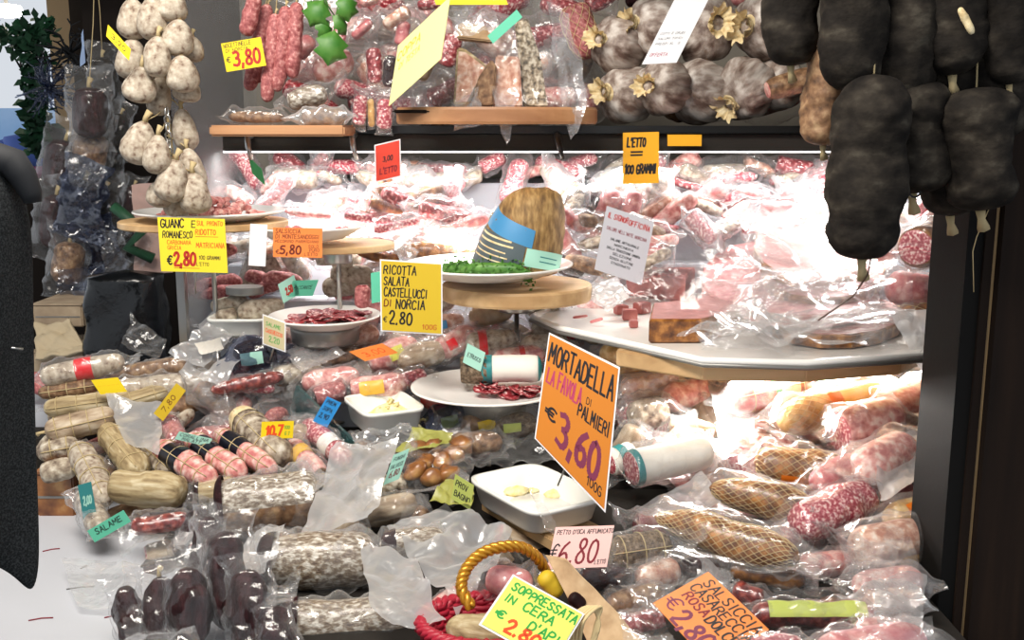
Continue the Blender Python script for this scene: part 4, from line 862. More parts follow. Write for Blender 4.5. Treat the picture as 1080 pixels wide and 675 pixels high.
# empty bag flaps
SH = [([(64, 588), (130, 588), (130, 640), (82, 636)], 'frost', 'frosty empty bag lying flat on the white worktop', 0, .05), ([(124, 560), (205, 560), (215, 600), (140, 660)], 'clear', 'crumpled clear bag over the dark standing salami', -.05, .12), ([(130, 640), (190, 610), (215, 690), (130, 690)], 'clear', 'clear bag around the dark salami at the front corner', -.08, .14),
      ([(112, 420), (172, 428), (168, 480), (132, 468)], 'milky', 'white translucent bag flap above the mint tag', -.06, .08), ([(352, 470), (420, 462), (388, 552), (318, 562)], 'milky', 'big frosty bag flap rising behind the middle large bagged salami', -.08, .08), ([(250, 512), (320, 482), (348, 502), (330, 520)], 'frost', 'clear flap on top of the uppermost large bagged salami', -.08, .06),
      ([(408, 552), (470, 530), (540, 560), (480, 640)], 'milky', 'large frosty bag in front of the white tub, behind the red basket', -.06, .1), ([(380, 570), (440, 590), (470, 660), (390, 640)], 'milky', 'milky bag between the lowest large salami and the red basket', -.08, .12), ([(262, 630), (318, 600), (310, 640), (270, 642)], 'clear', 'shiny bag corner at the dark end of the middle large salami', -.1, .12), ([(236, 580), (300, 548), (290, 590), (240, 625)], 'milky', 'frosty bag mouth on the dark end of the middle large salami', -.09, .1),
      ([(138, 332), (176, 358), (168, 378), (128, 362)], 'clear', 'glossy clear bag standing beside the black sack', -.04, .12), ([(178, 372), (222, 338), (248, 352), (214, 388)], 'milky', 'big white bag with a green-edged label beside the black sack', -.04, .08), ([(208, 400), (258, 352), (266, 368), (232, 406)], 'milky', 'long frosty bag flap before the small beige card', -.06, .1), ([(212, 448), (238, 412), (244, 440), (228, 462)], 'clear', 'crinkled clear film beside the red sausage row', -.06, .14),
      ([(298, 372), (330, 352), (365, 372), (320, 392)], 'frost', 'white bag flap under the plate of red salami slices', -.06, .08), ([(370, 456), (432, 448), (442, 468), (380, 480)], 'frost', 'white crinkled packet below the grated cheese tub', -.06, .16), ([(405, 246), (420, 228), (462, 232), (428, 285)], 'frost', 'frosty bag end above the yellow ricotta sign', -.14, .12), ([(616, 302), (640, 288), (668, 308), (640, 326)], 'frost', 'white bag corner at the back of the tray', -.2, .1),
      ([(556, 498), (566, 516), (600, 572), (575, 556)], 'clear', 'clear film corner against the large white tub', -.12, .1), ([(470, 462), (560, 458), (600, 486), (500, 490)], 'clear', 'clear film behind the large white tub', .0, .1)]
for cs, m, lb, dy, am in SH: sheet(cs, lb, m, dY=dy, amp=am)
o = sheet([(205, 362), (232, 356), (236, 368), (212, 374)], 'small white and red paper label in the big white bag', 'paper', dY=-.065, amp=.03, name='paper_label', cat='label')
# ---- the middle of the pile
sal(222, 412, 300, 396, 8, 'red_sausage', 'row of glossy red sausage beside the black bag', cat='sausage', name='sausage', bag='film', pinch=.3, npinch=4, dY=-.03)
sal(240, 404, 290, 410, 7, 'marbled', 'red marbled sausage just behind the glossy red row', cat='sausage', name='sausage', bag='film')
sal(246, 378, 292, 372, 17, 'maroon', 'black bag with a small mint label behind the red sausage row', cat='packet', name='meat_packet', bag='smoke', lab=(.2, .7, -.2, .5, 'mint_pale'), dY=-.03)
sal(286, 398, 340, 388, 12, 'grey_mold', 'grey bagged salami below the small beige card', bag='clear')
sal(335, 382, 376, 372, 8, 'dry_brown', 'brown salami end in the white flap under the plate of red slices', bag='film')
sal(318, 404, 380, 396, 13, 'pale_pink', 'pink salami in clear film below the white flap', bag='clear')
sal(330, 420, 365, 410, 12, 'rosy_link', 'cut maroon-faced salami behind the blue tag', cut='maroon', bag='clear')
sal(366, 412, 430, 404, 13, 'pale_pink', 'pink salami with a yellow printed label behind the grated cheese tub', bag='clear', lab=(.2, .6, -.5, .5, 'label_gold'), cut='maroon')
sal(415, 405, 450, 396, 10, 'red_meat', 'red piece behind the corner of the grated cheese tub', bag='clear')
sal(390, 385, 440, 362, 15, 'pale_pink', 'pale bagged salami with yellow print beside the orange tag', bag='clear', lab=(.3, .6, -.4, .4, 'lemon'))
sal(418, 382, 470, 368, 14, 'tan', 'tan knobbly salami behind the plate with dark red slices', bag='clear', tails=(.5, 1))
sal(350, 356, 400, 352, 11, 'brawn', 'beige salami directly under the plate of red slices', bag='clear')
sal(250, 330, 300, 322, 11, 'white_mold', 'white salami below the round grey disc', lump=.07); sal(222, 324, 262, 318, 9, 'white_mold', 'white small salami above the white back tub'); sal(228, 336, 250, 330, 8, 'grey_mold', 'greyish small salami touching the white back tub')
for k, (a, b, c, d, lb) in enumerate([(205, 304, 256, 296, 'red sausage curled under the yellow guanciale sign'), (212, 312, 262, 308, 'red sausage below the curled one near the guanciale sign'), (258, 290, 290, 302, 'red sausage beside the white plastic card holder'), (262, 312, 300, 300, 'orange-red sausage behind the mint tags'), (276, 294, 320, 298, 'orange-red sausage under the orange price card'), (212, 276, 250, 262, 'pale red sausage behind the guanciale sign, upper one')]):
    sal(a, b, c, d, 7, 'rosy_link', lb, cat='sausage', name='sausage', Y=2.3 - .02 * k, sag=-.4, lump=.12, group='red sausages behind the guanciale sign')
for k, (a, b, c, d, r, lb) in enumerate([(348, 288, 395, 292, 11, 'white mouldy salami behind the red slices, above the upright cut end'), (340, 304, 380, 300, 11, 'white mouldy salami just behind the red slices'), (372, 312, 400, 304, 9, 'white mouldy salami near the ricotta sign'), (350, 280, 372, 276, 7, 'small white salami under the orange card board')]):
    sal(a, b, c, d, r, 'white_mold', lb, Y=2.26, group='white salami behind the red slices')
sal(382, 300, 382, 325, 8, 'rosy_link', 'upright cut end of a red salami on the plate of red slices', name='salami_end', Y=2.06, cut='red_meat', p=6)
def slices(C, n, rx, ry, rad, mat, label, grp, z0=.006, name='salami_slice'):
    g = random.Random(seed()); mb = MB().lathe([(0, 0), (rad, 0), (rad, .002), (0, .0024)], 16); V = mb.v; mb.v = [(x * 1.15, y, z + .004 * math.sin(x / rad * 1.6) ** 2) for x, y, z in V]
    src = mb.build(name, mat); src.location = C; tag(src, label, 'slice', grp)
    for k in range(n):
        o = src if k == 0 else src.copy()
        if k: COL.objects.link(o)
        t = k / n; o.location = C + Vector((g.uniform(-rx, rx), g.uniform(-ry, ry), z0 + .012 * t)); o.rotation_euler = (g.uniform(-.5, .2), g.uniform(-.3, .3), g.uniform(0, 6)); s = g.uniform(.8, 1.15); o.scale = (s, s, 1)
slices(C3P, 34, .075, .035, .017, 'red_meat', 'thin red salami slice on the plate behind the ricotta sign', 'red slices on the plate behind the ricotta sign', .008)
slices(C5 + Vector((.045, -.03, 0)), 26, .06, .022, .016, 'red_meat', 'thin dark red slice on the plate beside the mortadella sign', 'dark red slices beside the mortadella sign', .008)
def cubes(C, n, rx, ry, s, mat, label, grp, name, hp=.02):
    g = random.Random(seed()); mb = MB().box(-s / 2, s / 2, -s * .4, s * .4, 0, s * .6); src = mb.build(name, mat, smooth=False, bevel=s * .12); tag(src, label, 'meat piece', grp)
    for k in range(n):
        o = src if k == 0 else src.copy()
        if k: COL.objects.link(o)
        u, v = g.gauss(0, .5), g.gauss(0, .5); u, v = max(-1, min(1, u)), max(-1, min(1, v))
        o.location = C + Vector((u * rx, v * ry, .006 + hp * (1 - min(1, u * u + v * v)) * g.random())); o.rotation_euler = (g.uniform(-.6, .6), g.uniform(-.6, .6), g.uniform(0, 6)); q = g.uniform(.7, 1.4); o.scale = (q, q, q)
cubes(C1, 80, .10, .08, .016, 'pale_pink', 'small pink meat dice heaped on the plate above the guanciale sign', 'pink meat dice on the upper plate', 'meat_dice', .04)
cubes(C2 + Vector((-.03, 0, .004)), 12, .04, .03, .014, 'pink', 'pink meat scrap on the nearly empty plate', 'pink scraps on the nearly empty plate', 'meat_scrap', .004)
cubes(C2 + Vector((.06, 0, .006)), 5, .02, .02, .012, 'pink', 'pink meat scrap at the far rim of the nearly empty plate', 'pink scraps at the far rim', 'meat_scrap', .004)
# grey-white salami on the front plate
sal(481, 390, 572, 388, 15, 'paper', 'white-papered salami with brown cut end and teal collar on the front plate', cut='bark', band=(.06, .36, 'bark'), band2=(.3, .42, 'band_teal'), cap1=(.05, 'band_teal'), Y=1.93, p=14, lump=.04)
# grated cheese and lumps
g = random.Random(3); mb = MB()
for k in range(110):
    q = Vector((g.gauss(0, .026), g.gauss(0, .015), 0)); h = .042 * math.exp(-(q.x / .03) ** 2 - (q.y / .02) ** 2); a = g.uniform(0, 6.3); l = g.uniform(.008, .014)
    q.z = .008 + h * g.uniform(.6, 1); mb.tube([q + Vector((math.cos(a) * l * t, math.sin(a) * l * t, .003 * math.sin(t * 3) + g.uniform(-.002, .002))) for t in (-.5, 0, .5)], [.0022, .0032, .002], 5)
nn = Noise(9, .02); V = []
for i in range(9):
    for j in range(24):
        t = i / 8; q = 6.283 * j / 24; V.append((.055 * t * math.cos(q), .032 * t * math.sin(q), .006 + .036 * (1 - t * t)))
mb.grid(V, 9, 24, True); o = mb.build('grated_cheese', 'crumb'); o.location = T1 + Vector((.012, .0, 0)); tag(o, 'heap of yellow grated cheese in the small white tub', 'cheese', None, 'stuff')
for k, (dx, dy, s) in enumerate([(-.03, .02, .022), (.055, .012, .016), (-.055, .03, .012), (.0, .03, .011)]):
    mb = MB().lathe([(0, 0), (s * .8, .001), (s, s * .3), (s * .6, s * .6), (0, s * .75)], 14); V = np.array(mb.v); V *= (1 + .2 * Noise(k + 40, s)(V))[:, None]; mb.v = [tuple(v) for v in V]; o = mb.build('cheese_lump', 'crumb'); o.location = WZ(*[(545, 521), (583, 524), (522, 519), (562, 519)][k], T2.z + .006); tag(o, ['largest pale cheese lump in the large white tub', 'cheese lump by the mortadella sign in the large white tub', 'small crumb by the back corner of the large white tub', 'small crumb in the middle of the large white tub'][k], 'cheese', 'cheese lumps in the large tub')
mb = MB().lathe([(0, 0), (.06, 0), (.058, .0015), (0, .002)], 30); o = mb.build('whey_puddle', 'china'); o.location = T2 + Vector((.01, .01, .0065)); tag(o, 'thin whitish whey puddle in the large white tub', 'liquid')
# chestnut-coloured pack and dark packs
root = empty('sausage_pack', W(455, 505, 1.70), 'clear pack of chestnut-brown lumps with yellow-green label beside the large white tub', 'packet')
Mi = root.matrix_world.inverted(); g = random.Random(21)
for k in range(9):
    x, y = [(440, 475), (458, 472), (448, 490), (466, 486), (480, 478), (438, 498), (455, 505), (472, 500), (488, 470)][k]; s = .02; mb = MB().lathe([(s * math.sin(a), -s * math.cos(a) * .8) for a in np.linspace(0, math.pi, 9)], 14); V = np.array(mb.v); V *= (1 + .2 * Noise(60 + k, s * 1.4)(V))[:, None]; mb.v = [tuple(v) for v in V]; o = mb.build('link', 'chestnut', root); o.location = Mi @ W(x, y, D(y) - .03)
mb, _ = sheet_mb([Mi @ W(x, y, D(y) - .065) for x, y in [(425, 465), (500, 452), (495, 515), (425, 520)]], seed(), .1, bulge=.12); mb.build('plastic_bag', 'clear', root)
mb, _ = sheet_mb([Mi @ W(x, y, D(y) - .055) for x, y in [(416, 478), (436, 452), (478, 456), (462, 472)]], seed(), .05); mb.build('label', 'label_olive', root)
mb, _ = sheet_mb([Mi @ W(x, y, D(y) - .08) for x, y in [(452, 528), (470, 505), (500, 512), (498, 532)]], seed(), .05); mb.build('label', 'label_olive', root)
sal(458, 446, 500, 436, 15, 'bark', 'dark pack with green-yellow label under the front plate', cat='packet', name='meat_packet', bag='smoke', lab=(.1, .5, -.2, .6, 'label_lime'))
sal(486, 452, 530, 440, 14, 'dry_brown', 'brown pack with olive label under the front plate', cat='packet', name='meat_packet', bag='clear', lab=(.3, .7, -.1, .6, 'ochre'))
sal(520, 450, 566, 446, 14, 'bark', 'dark pack close to the mortadella sign', cat='packet', name='meat_packet', bag='clear', lab=(.2, .6, -.1, .5, 'label_lime')); sal(470, 470, 530, 466, 13, 'dry_brown', 'dark pack in a clear bag behind the large white tub', cat='packet', name='meat_packet', bag='clear')
sal(445, 420, 500, 445, 8, 'red_card', 'red-papered bar between the grated cheese tub and the front plate', cat='packet', name='meat_packet', p=12, bag='film')
# between the tiers, behind the front plate
for a in [(490, 365, 548, 360, 15, 'white_mold', 'white salami with a red collar behind the front plate', dict(band=(.25, .4, 'band_red'), bag='film')), (548, 368, 600, 362, 14, 'white_mold', 'white salami behind the mortadella sign top', dict(bag='film')), (560, 350, 614, 346, 11, 'white_mold', 'white salami with a red card beside the tray corner', dict(band=(.45, .98, 'band_red'), p=10)), (520, 380, 575, 374, 12, 'pale_pink', 'pale salami with a red stripe touching the front plate', dict(band=(.5, .6, 'band_red'), bag='clear')),
          (440, 346, 490, 338, 11, 'brawn', 'beige salami below the thick round board', dict(bag='clear', lab=(.3, .6, -.3, .4, 'label_blue'))), (495, 336, 540, 326, 12, 'kraft', 'tan packet below the thick round board', dict(bag='clear')), (555, 326, 590, 322, 10, 'grey_mold', 'grey packet under the thick round board, near the tray', dict(bag='clear')), (458, 372, 500, 350, 13, 'pale_pink', 'pale bagged salami between the ricotta sign and the front plate', dict(bag='clear', lab=(.2, .4, -.3, .4, 'band_red')))]:
    sal(*a[:7], **a[7])
# brown-rind cheese
root = empty('cheese', C4 + Vector((.05, .0, .007)), 'large brown-rind cheese half with a blue label on the wide white plate', 'cheese')
mb = MB(); V = []; nu, nv = 26, 40; nz = Noise(77, .03); a = .088
for i in range(nu):
    t = i / (nu - 1); ph = t * math.pi / 2
    for j in range(nv):
        q = 6.283 * j / nv; rr = math.cos(ph) ** .62
        V.append((rr * a * math.cos(q) + .014 * t, rr * a * .85 * math.sin(q), .168 * math.sin(ph) * (1 - .0 * t)))
V = np.array(V); V *= (1 + .012 * nz(V))[:, None]; sh = .2; V[:, 0] += V[:, 2] * sh
mb.grid(V, nu, nv, True); mb.f.append(tuple(range(nv))); mb.build('rind', 'rind', root)
def cpatch(q0, q1, z0, z1, k, nm, m, tilt=0):
    mb = MB(); V = []
    for i in range(14):
        for j in range(18):
            q = q0 + (q1 - q0) * j / 17; z = z0 + (z1 - z0) * i / 13 + tilt * (j / 17 - .5); s_ = max(0, min(.999, z / .168)); ph = math.asin(s_); rr = math.cos(ph) ** .62 * k
            V.append((rr * a * math.cos(q) + .014 * (2 * ph / math.pi) + z * sh, rr * a * .85 * math.sin(q), z))
    mb.grid(V, 14, 18); return mb.build(nm, m, root)
cpatch(R(-185), R(-84), .004, .085, 1.02, 'label', 'label_slate', -.025); cpatch(R(-165), R(-76), .078, .112, 1.022, 'label', 'label_blue', -.045); cpatch(R(-82), R(-8), .012, .046, 1.025, 'label', 'mint_pale', -.022)
slate = [o for o in root.children if o.name.startswith('label')][0]
for k in range(5): cpatch(R(-165), R(-100 - 4 * (k % 3)), .034 + .0105 * k, .0365 + .0105 * k + .001 * (k > 2), 1.027, 'lettering', 'ruffle', -.02)
for k in range(2): cpatch(R(-62), R(-30), .024 + .009 * k, .026 + .009 * k, 1.03, 'lettering', 'band_teal', -.011)
leafcloud([C4 + Vector((-.05, -.065, .022)), C4 + Vector((-.01, -.075, .026)), C4 + Vector((.05, -.08, .026)), C4 + Vector((.085, -.088, .008))], 420, .0095, 'parsley', 'leaf', 'sprig of green parsley along the front of the wide white plate', 'parsley', .0075)
leafcloud([C4 + Vector((-.085, -.045, .02)), C4 + Vector((-.06, -.05, .024)), C4 + Vector((-.045, -.055, .024))], 160, .011, 'parsley', 'leaf', 'pale green parsley tuft beside the slate part of the cheese label', 'parsley', .008)

# ---- tray
def slab(cor, z0, th, mat, label, rim=None, cutm=None, tilt=(0, 0, 0), name='mortadella_slab', bag=None):
    P0 = [WZ(x, y, z0) for x, y in cor]; n = len(P0); c = sum(P0, Vector()) / n
    root = empty(name, Matrix.Translation(c) @ (Matrix.Rotation(tilt[0], 4, 'X') @ Matrix.Rotation(tilt[1], 4, 'Y')), label, 'mortadella')
    def ring(k, z): return [((p - c) * k + Vector((0, 0, z))) for p in P0]
    mb = MB(); V = ring(.97, 0) + ring(1, th * .1) + ring(1, th * .9) + ring(.97, th); mb.grid(V, 4, n, True); mb.f += [tuple(range(n))[::-1]]; mb.build('rind', rim or mat, root, smooth=False)
    mb = MB(); mb.add(ring(.972, th + .0003) + ring(.972, th - .002), [tuple(range(n)), tuple(range(n, 2 * n))[::-1]] + [(i, n + i, n + (i + 1) % n, (i + 1) % n) for i in range(n)]); mb.build('cut_face', cutm or mat, root, smooth=False)
    if bag:
        mb, _ = sheet_mb([p - c for p in [WZ(x, y, z0 + th + .012) for x, y in bag]], seed(), .06, bulge=.04, jit=.06); mb.build('plastic_bag', 'clear', root)
    return root
def arc(cx, cy, rx, ry, a0, a1, n=14): return [(cx + rx * math.cos(R(a0 + (a1 - a0) * i / (n - 1))), cy + ry * math.sin(R(a0 + (a1 - a0) * i / (n - 1)))) for i in range(n)]
Z0 = TZ - .003
slab([(684, 362), (738, 362), (775, 352), (806, 338), (808, 322), (770, 328), (730, 338), (688, 343)], Z0, .044, 'mortadella', 'long mortadella slab with brown rind lying along the tray front', 'speck', bag=[(720, 350), (800, 322), (840, 340), (740, 362)])
slab([(660, 312), (722, 320), (735, 306), (730, 290), (690, 282), (664, 290)], Z0, .06, 'mortadella', 'tall pink mortadella block at the back of the tray', None)
slab([(740, 318), (790, 322), (800, 308), (760, 300), (740, 305)], Z0, .04, 'mortadella', 'pink mortadella wedge behind the long slab', 'pink')
slab(arc(880, 345, 74, 24, 0, 330), Z0, .026, 'pale_pink', 'flat round mortadella cut lying at the post end of the tray', 'speck', bag=[(790, 352), (950, 362), (960, 325), (800, 320)])
slab(arc(850, 325, 78, 22, 20, 350), Z0 + .03, .024, 'pink', 'round mortadella cut stacked on the flat one', 'pale_pink', bag=[(770, 345), (925, 345), (940, 300), (790, 290)])
slab(arc(868, 295, 66, 18, 20, 350), Z0 + .07, .024, 'pink', 'round mortadella cut topmost in the tray', 'speck', bag=[(760, 318), (930, 318), (930, 272), (800, 262)], tilt=(.12, 0, 0))
slab(arc(790, 300, 50, 16, 20, 350), Z0 + .05, .03, 'pink', 'thick round mortadella cut between the tall block and the stacked cuts', 'mortadella', bag=[(730, 318), (840, 320), (850, 280), (750, 270)], tilt=(.15, -.1, 0))
slab(arc(852, 272, 60, 15, 20, 350), Z0 + .11, .02, 'mortadella', 'brown-rimmed cut resting on the topmost round one', 'speck', bag=[(790, 290), (910, 285), (900, 245), (800, 240)], tilt=(.2, .12, 0))
slab(arc(838, 240, 44, 9, 20, 350), Z0 + .14, .016, 'mortadella', 'thin brown-rimmed cut uppermost behind the tray stack', 'speck', bag=[(780, 252), (885, 258), (880, 215), (800, 205)], tilt=(.3, .2, 0))
for k, (x, y, s, lb) in enumerate([(664, 337, .030, 'pink mortadella cube in front of the others on the tray'), (655, 331, .026, 'pink mortadella cube nearest the tray corner'), (677, 330, .032, 'pink mortadella cube leaning on the tall block'), (697, 334, .024, 'pink mortadella cube at the end of the long slab'), (668, 345, .02, 'small pink mortadella cube at the tray front edge')]):
    mb = MB().box(-s / 2, s / 2, -s * .4, s * .4, 0, s * .7); o = mb.build('mortadella_cube', 'mortadella', smooth=False, bevel=.0015); o.location = WZ(x, y, Z0); o.rotation_euler = (0, 0, .4 * k); tag(o, lb, 'mortadella', 'mortadella cubes on the tray')
sal(622, 340, 636, 336, 3.5, 'pink', 'thin folded pink slice near the tray corner', name='meat_slice', cat='slice', Y=(2.0, 2.0), flat=.5); sal(604, 335, 620, 333, 3, 'pink', 'thin pink slice at the very tray corner', name='meat_slice', cat='slice', Y=2.02, flat=.5)
TS = [([(688, 232), (760, 222), (800, 300), (712, 300)], 'clear', 'big clear bag standing behind the tall pink block', 2.02, .07), ([(760, 220), (860, 200), (880, 270), (800, 300)], 'clear', 'shining clear bag over the topmost round cut', 2.0, .08), ([(790, 300), (900, 290), (935, 360), (760, 372)], 'clear', 'wide clear bag spilling over the tray front near the post', 1.83, .07), ([(900, 250), (960, 262), (975, 365), (925, 372)], 'clear', 'clear bag hanging off the post end of the tray', 1.86, .09), ([(940, 330), (1000, 322), (998, 395), (978, 400)], 'milky', 'milky bag point hanging past the tray by the post', 1.8, .1), ([(655, 300), (690, 278), (720, 300), (690, 340)], 'film', 'thin film over the pink cubes', 1.97, .08), ([(612, 304), (650, 292), (664, 312), (640, 330)], 'milky', 'white bag corner beside the white info card', 2.04, .1), ([(930, 375), (965, 370), (985, 402), (958, 412)], 'clear', 'clear bag tip below the wide board at the post', 1.78, .1), ([(800, 195), (870, 175), (890, 235), (820, 250)], 'clear', 'upright clear bag behind the topmost cut, below the shelf light', 2.12, .08)]
TS += [([(735, 338), (900, 330), (948, 366), (765, 374)], 'clear', 'flat clear bag lying along the tray front over the long slab end', 1.81, .07), ([(690, 268), (800, 258), (828, 326), (704, 326)], 'clear', 'clear bag slumped over the thick round cut, beside the tall block', 1.93, .1), ([(900, 200), (965, 215), (985, 262), (930, 268)], 'frost', 'milky bag between the longest dark salami and the marbled cut face', 2.0, .1)]
for cs, m, lb, Y, am in TS: sheet(cs, lb, m, Ys=[Y, Y + .02, Y - .03, Y - .02], amp=am, bulge=.07)
sal(965, 262, 1000, 250, 22, 'speck', 'cut red salami showing a marbled face beside the post', Y=(1.85, 2.0), cut='marbled', bag='clear', p=9)
sal(935, 300, 985, 310, 18, 'pink', 'bagged pink salami below the marbled cut one at the post', Y=1.98, bag='clear'); sal(945, 340, 992, 330, 16, 'speck', 'brown netted piece in a bag at the post above the board', Y=1.95, bag='clear', net=6)
sal(905, 262, 950, 255, 16, 'pale_pink', 'pale bagged piece behind the longest dark salami tip', Y=2.1, bag='clear'); sal(965, 222, 1005, 226, 14, 'red_meat', 'red bagged piece under the dark salami at the post', Y=2.15, bag='clear')
# ---- under the tray and right pile
sal(632, 372, 690, 376, 12, 'golden', 'golden crusted piece directly under the tray corner', bag='film', Y=2.0); sal(640, 388, 690, 392, 13, 'golden', 'golden lumpy piece beside the mortadella sign top edge', bag='clear'); sal(690, 392, 745, 388, 13, 'crumb', 'yellowish knobbly piece under the wide board', bag='clear'); sal(655, 410, 715, 400, 14, 'brawn', 'beige piece in a white sleeve beside the mortadella sign', bag='frost')
sal(700, 424, 748, 408, 15, 'pale_pink', 'pink bagged salami under the wide board', bag='clear'); sal(740, 395, 800, 390, 10, 'crumb', 'small pale yellow piece in the shadow under the wide board', bag='film'); sal(662, 440, 705, 432, 17, 'grey_mold', 'grey salami in a puffy clear bag beside the mortadella sign', bag='clear', tails=(1, 1.4), puff=1.4)
sal(705, 448, 758, 455, 13, 'tan', 'gnarled tan salami with a strung end in the middle of the netted hams', twine=3, prof='taper'); sal(770, 422, 855, 402, 19, 'pink', 'pink tied salami with a white and green collar under the wide board', band=(.45, .52, 'band_green'), band2=(.52, .75, 'band_white'), twine=3, bag='clear', tails=(1.2, .9), dY=-.05, p=8)
sal(822, 446, 934, 410, 22, 'golden', 'golden netted ham with a yellow label and orange stripe', cat='ham', name='netted_ham', net=15, bag='film', lab=[(.5, .95, -.6, .9, 'label_gold'), (.38, .5, -.6, .9, 'label_orange')], dY=-.06, p=5, prof='taper')
sal(880, 456, 945, 440, 25, 'pale_pink', 'thick pink salami with a broad marbled cut face, in front of its twin', cut='marbled', bag='film', dY=-.08, p=14, lump=.03); sal(922, 440, 990, 415, 24, 'pale_pink', 'thick pink salami with a marbled cut face nearest the post', cut='marbled', bag='film', dY=-.05, p=14, lump=.03, cap1=(.2, 'dry_brown'))
o = sheet([(850, 412), (868, 398), (888, 402), (862, 416)], 'folded green paper strip behind the golden netted ham', 'band_green', dY=-.07, amp=.03, name='paper_strip', cat='paper')
sal(660, 496, 748, 474, 20, 'paper', 'white-sleeved salami with a pink marbled cut face beside the mortadella sign', cut='marbled', band=(.06, .13, 'band_teal'), bag='clear', tails=(.2, 1.2), dY=-.06, p=14, lump=.03); sal(640, 488, 668, 478, 15, 'paper', 'small cut salami with teal collar touching the mortadella sign', cut='marbled', band=(.3, .6, 'band_teal'), p=10)
sal(795, 486, 898, 502, 22, 'speck', 'brown netted ham under the thick marbled salami, third of three', cat='ham', name='netted_ham', net=15, bag='film', dY=-.03, p=4, tails=(.8, 1), lab=(.3, .7, .4, 1.2, 'label_orange')); sal(748, 514, 860, 538, 22, 'speck', 'brown netted ham in the middle of three', cat='ham', name='netted_ham', net=15, bag='film', dY=-.05, p=3.5, prof='half', tails=(.8, 1)); sal(690, 544, 844, 590, 22, 'speck', 'longest brown netted ham, lowest of three', cat='ham', name='netted_ham', net=16, bag='film', dY=-.06, p=3.5, prof='half', tails=(1, 1))
sal(640, 586, 708, 576, 21, 'bark', 'dark brown dried breast piece behind the pink price card', cat='ham', name='cured_breast', bag='clear', twine=3, tails=(.5, 1.5), lift=(0, 1.2), dY=-.03)
sal(838, 556, 918, 522, 24, 'marbled', 'coarse marbled pink piece in shiny film between the hams and the post', bag='clear', dY=-.04, p=6, lump=.12); sal(858, 512, 905, 486, 15, 'pink', 'pink bagged strip above the coarse marbled piece', bag='clear', dY=-.06); sal(905, 500, 960, 470, 24, 'pale_pink', 'large pale bagged piece by the post, shining white', bag='clear', dY=-.08, lift=(.5, .5)); sal(950, 478, 998, 462, 17, 'speck', 'brown netted end against the post', bag='clear', net=7)
sal(935, 552, 1000, 532, 20, 'golden', 'golden piece with orange label against the post', bag='clear', lab=(.2, .7, -.6, .6, 'label_orange'), dY=-.04); sal(898, 580, 975, 566, 24, 'brawn', 'beige block in a big clear bag before the post', bag='clear', tails=(1.2, .8), lift=(1.2, .3), dY=-.04, puff=1.3)
sal(900, 620, 972, 612, 18, 'pale_pink', 'pale bagged piece shining white, low beside the post', bag='clear', dY=-.03, puff=1.3); 
sal(792, 648, 924, 648, 15, 'red_sausage', 'deep red dried sausage with a lime green label, front one', cat='sausage', name='dried_sausage', bag='clear', lump=.1, dY=-.02, lab=(.12, .9, -1.0, .15, 'label_lime'), p=9); sal(772, 625, 806, 632, 13, 'red_sausage', 'deep red dried sausage behind the lime labelled one', cat='sausage', name='dried_sausage', bag='clear', lump=.1)
sal(860, 690, 975, 672, 22, 'pink', 'pink bagged piece cut by the lower edge before the post', bag='clear', dY=-.05); sal(770, 690, 850, 684, 18, 'marbled', 'marbled packet at the lower edge below the red dried sausage', bag='clear', dY=-.03)
for x, y, X, Y_, r, m, lb in [(610, 612, 668, 606, 15, 'maroon', 'dark piece under the pink price card'), (640, 640, 700, 625, 14, 'dry_brown', 'brown bagged piece between the pink card and the orange card'), (672, 612, 715, 600, 17, 'brawn', 'beige bagged piece above the orange casareccia card'), (700, 588, 760, 604, 14, 'maroon', 'dark piece under the longest netted ham'), (770, 600, 850, 612, 13, 'speck', 'brown piece below the longest netted ham end'), (650, 665, 700, 652, 15, 'red_meat', 'red bagged piece beside the orange casareccia card'), (715, 560, 760, 570, 12, 'kraft', 'tan wrapped piece beneath the longest netted ham'), (840, 600, 900, 592, 15, 'pale_pink', 'pale pink piece below the coarse marbled one')]:
    sal(x, y, X, Y_, r, m, lb, bag='clear', tails=(1, 1), dY=.02)
for cs, m, lb, dy, am in [([(640, 600), (700, 585), (735, 612), (690, 650)], 'clear', 'rumpled clear bag beside the orange casareccia card', -.05, .15), ([(650, 640), (690, 620), (720, 690), (660, 690)], 'clear', 'rumpled clear bag at the lower edge beside the kraft sheet', -.06, .14), ([(668, 535), (740, 500), (768, 530), (700, 550)], 'milky', 'milky bag flap behind the longest netted ham', -.03, .09), ([(690, 590), (800, 600), (850, 610), (720, 575)], 'clear', 'clear bag edge under the longest netted ham', -.1, .06), ([(900, 548), (955, 560), (930, 640), (890, 590)], 'clear', 'big clear bag corner rising before the post', -.1, .08), ([(840, 570), (890, 590), (870, 610), (800, 602)], 'clear', 'clear bag tail between the red sausage and the netted ham', -.08, .1), ([(920, 470), (985, 440), (985, 500), (930, 530)], 'milky', 'bright milky bag against the post', -.12, .1), ([(800, 668), (985, 650), (985, 690), (790, 700)], 'clear', 'clear film along the lower edge by the post', -.1, .05), ([(745, 395), (790, 390), (800, 470), (760, 470)], 'frost', 'white glossy sleeve beside the pink tied salami', -.05, .07)]:
    sheet(cs, lb, m, dY=dy, amp=am)
sal(910, 640, 966, 634, 17, 'brawn', 'pale block in a milky bag at the foot of the post', bag='frost', tails=(1, .8), puff=1.3, dY=-.02)
sal(900, 664, 960, 668, 15, 'pale_pink', 'pink packet at the lower edge by the foot of the post', bag='clear', dY=-.02)
sal(938, 592, 985, 580, 16, 'golden', 'yellowish packet low against the post', bag='clear', dY=-.0)
sheet([(885, 560), (960, 552), (978, 640), (905, 650)], 'large shiny bag covering the pile at the foot of the post', 'clear', dY=-.1, amp=.1)
sheet([(920, 610), (978, 600), (972, 668), (925, 662)], 'milky bag corner at the foot of the post', 'frost', dY=-.08, amp=.1)
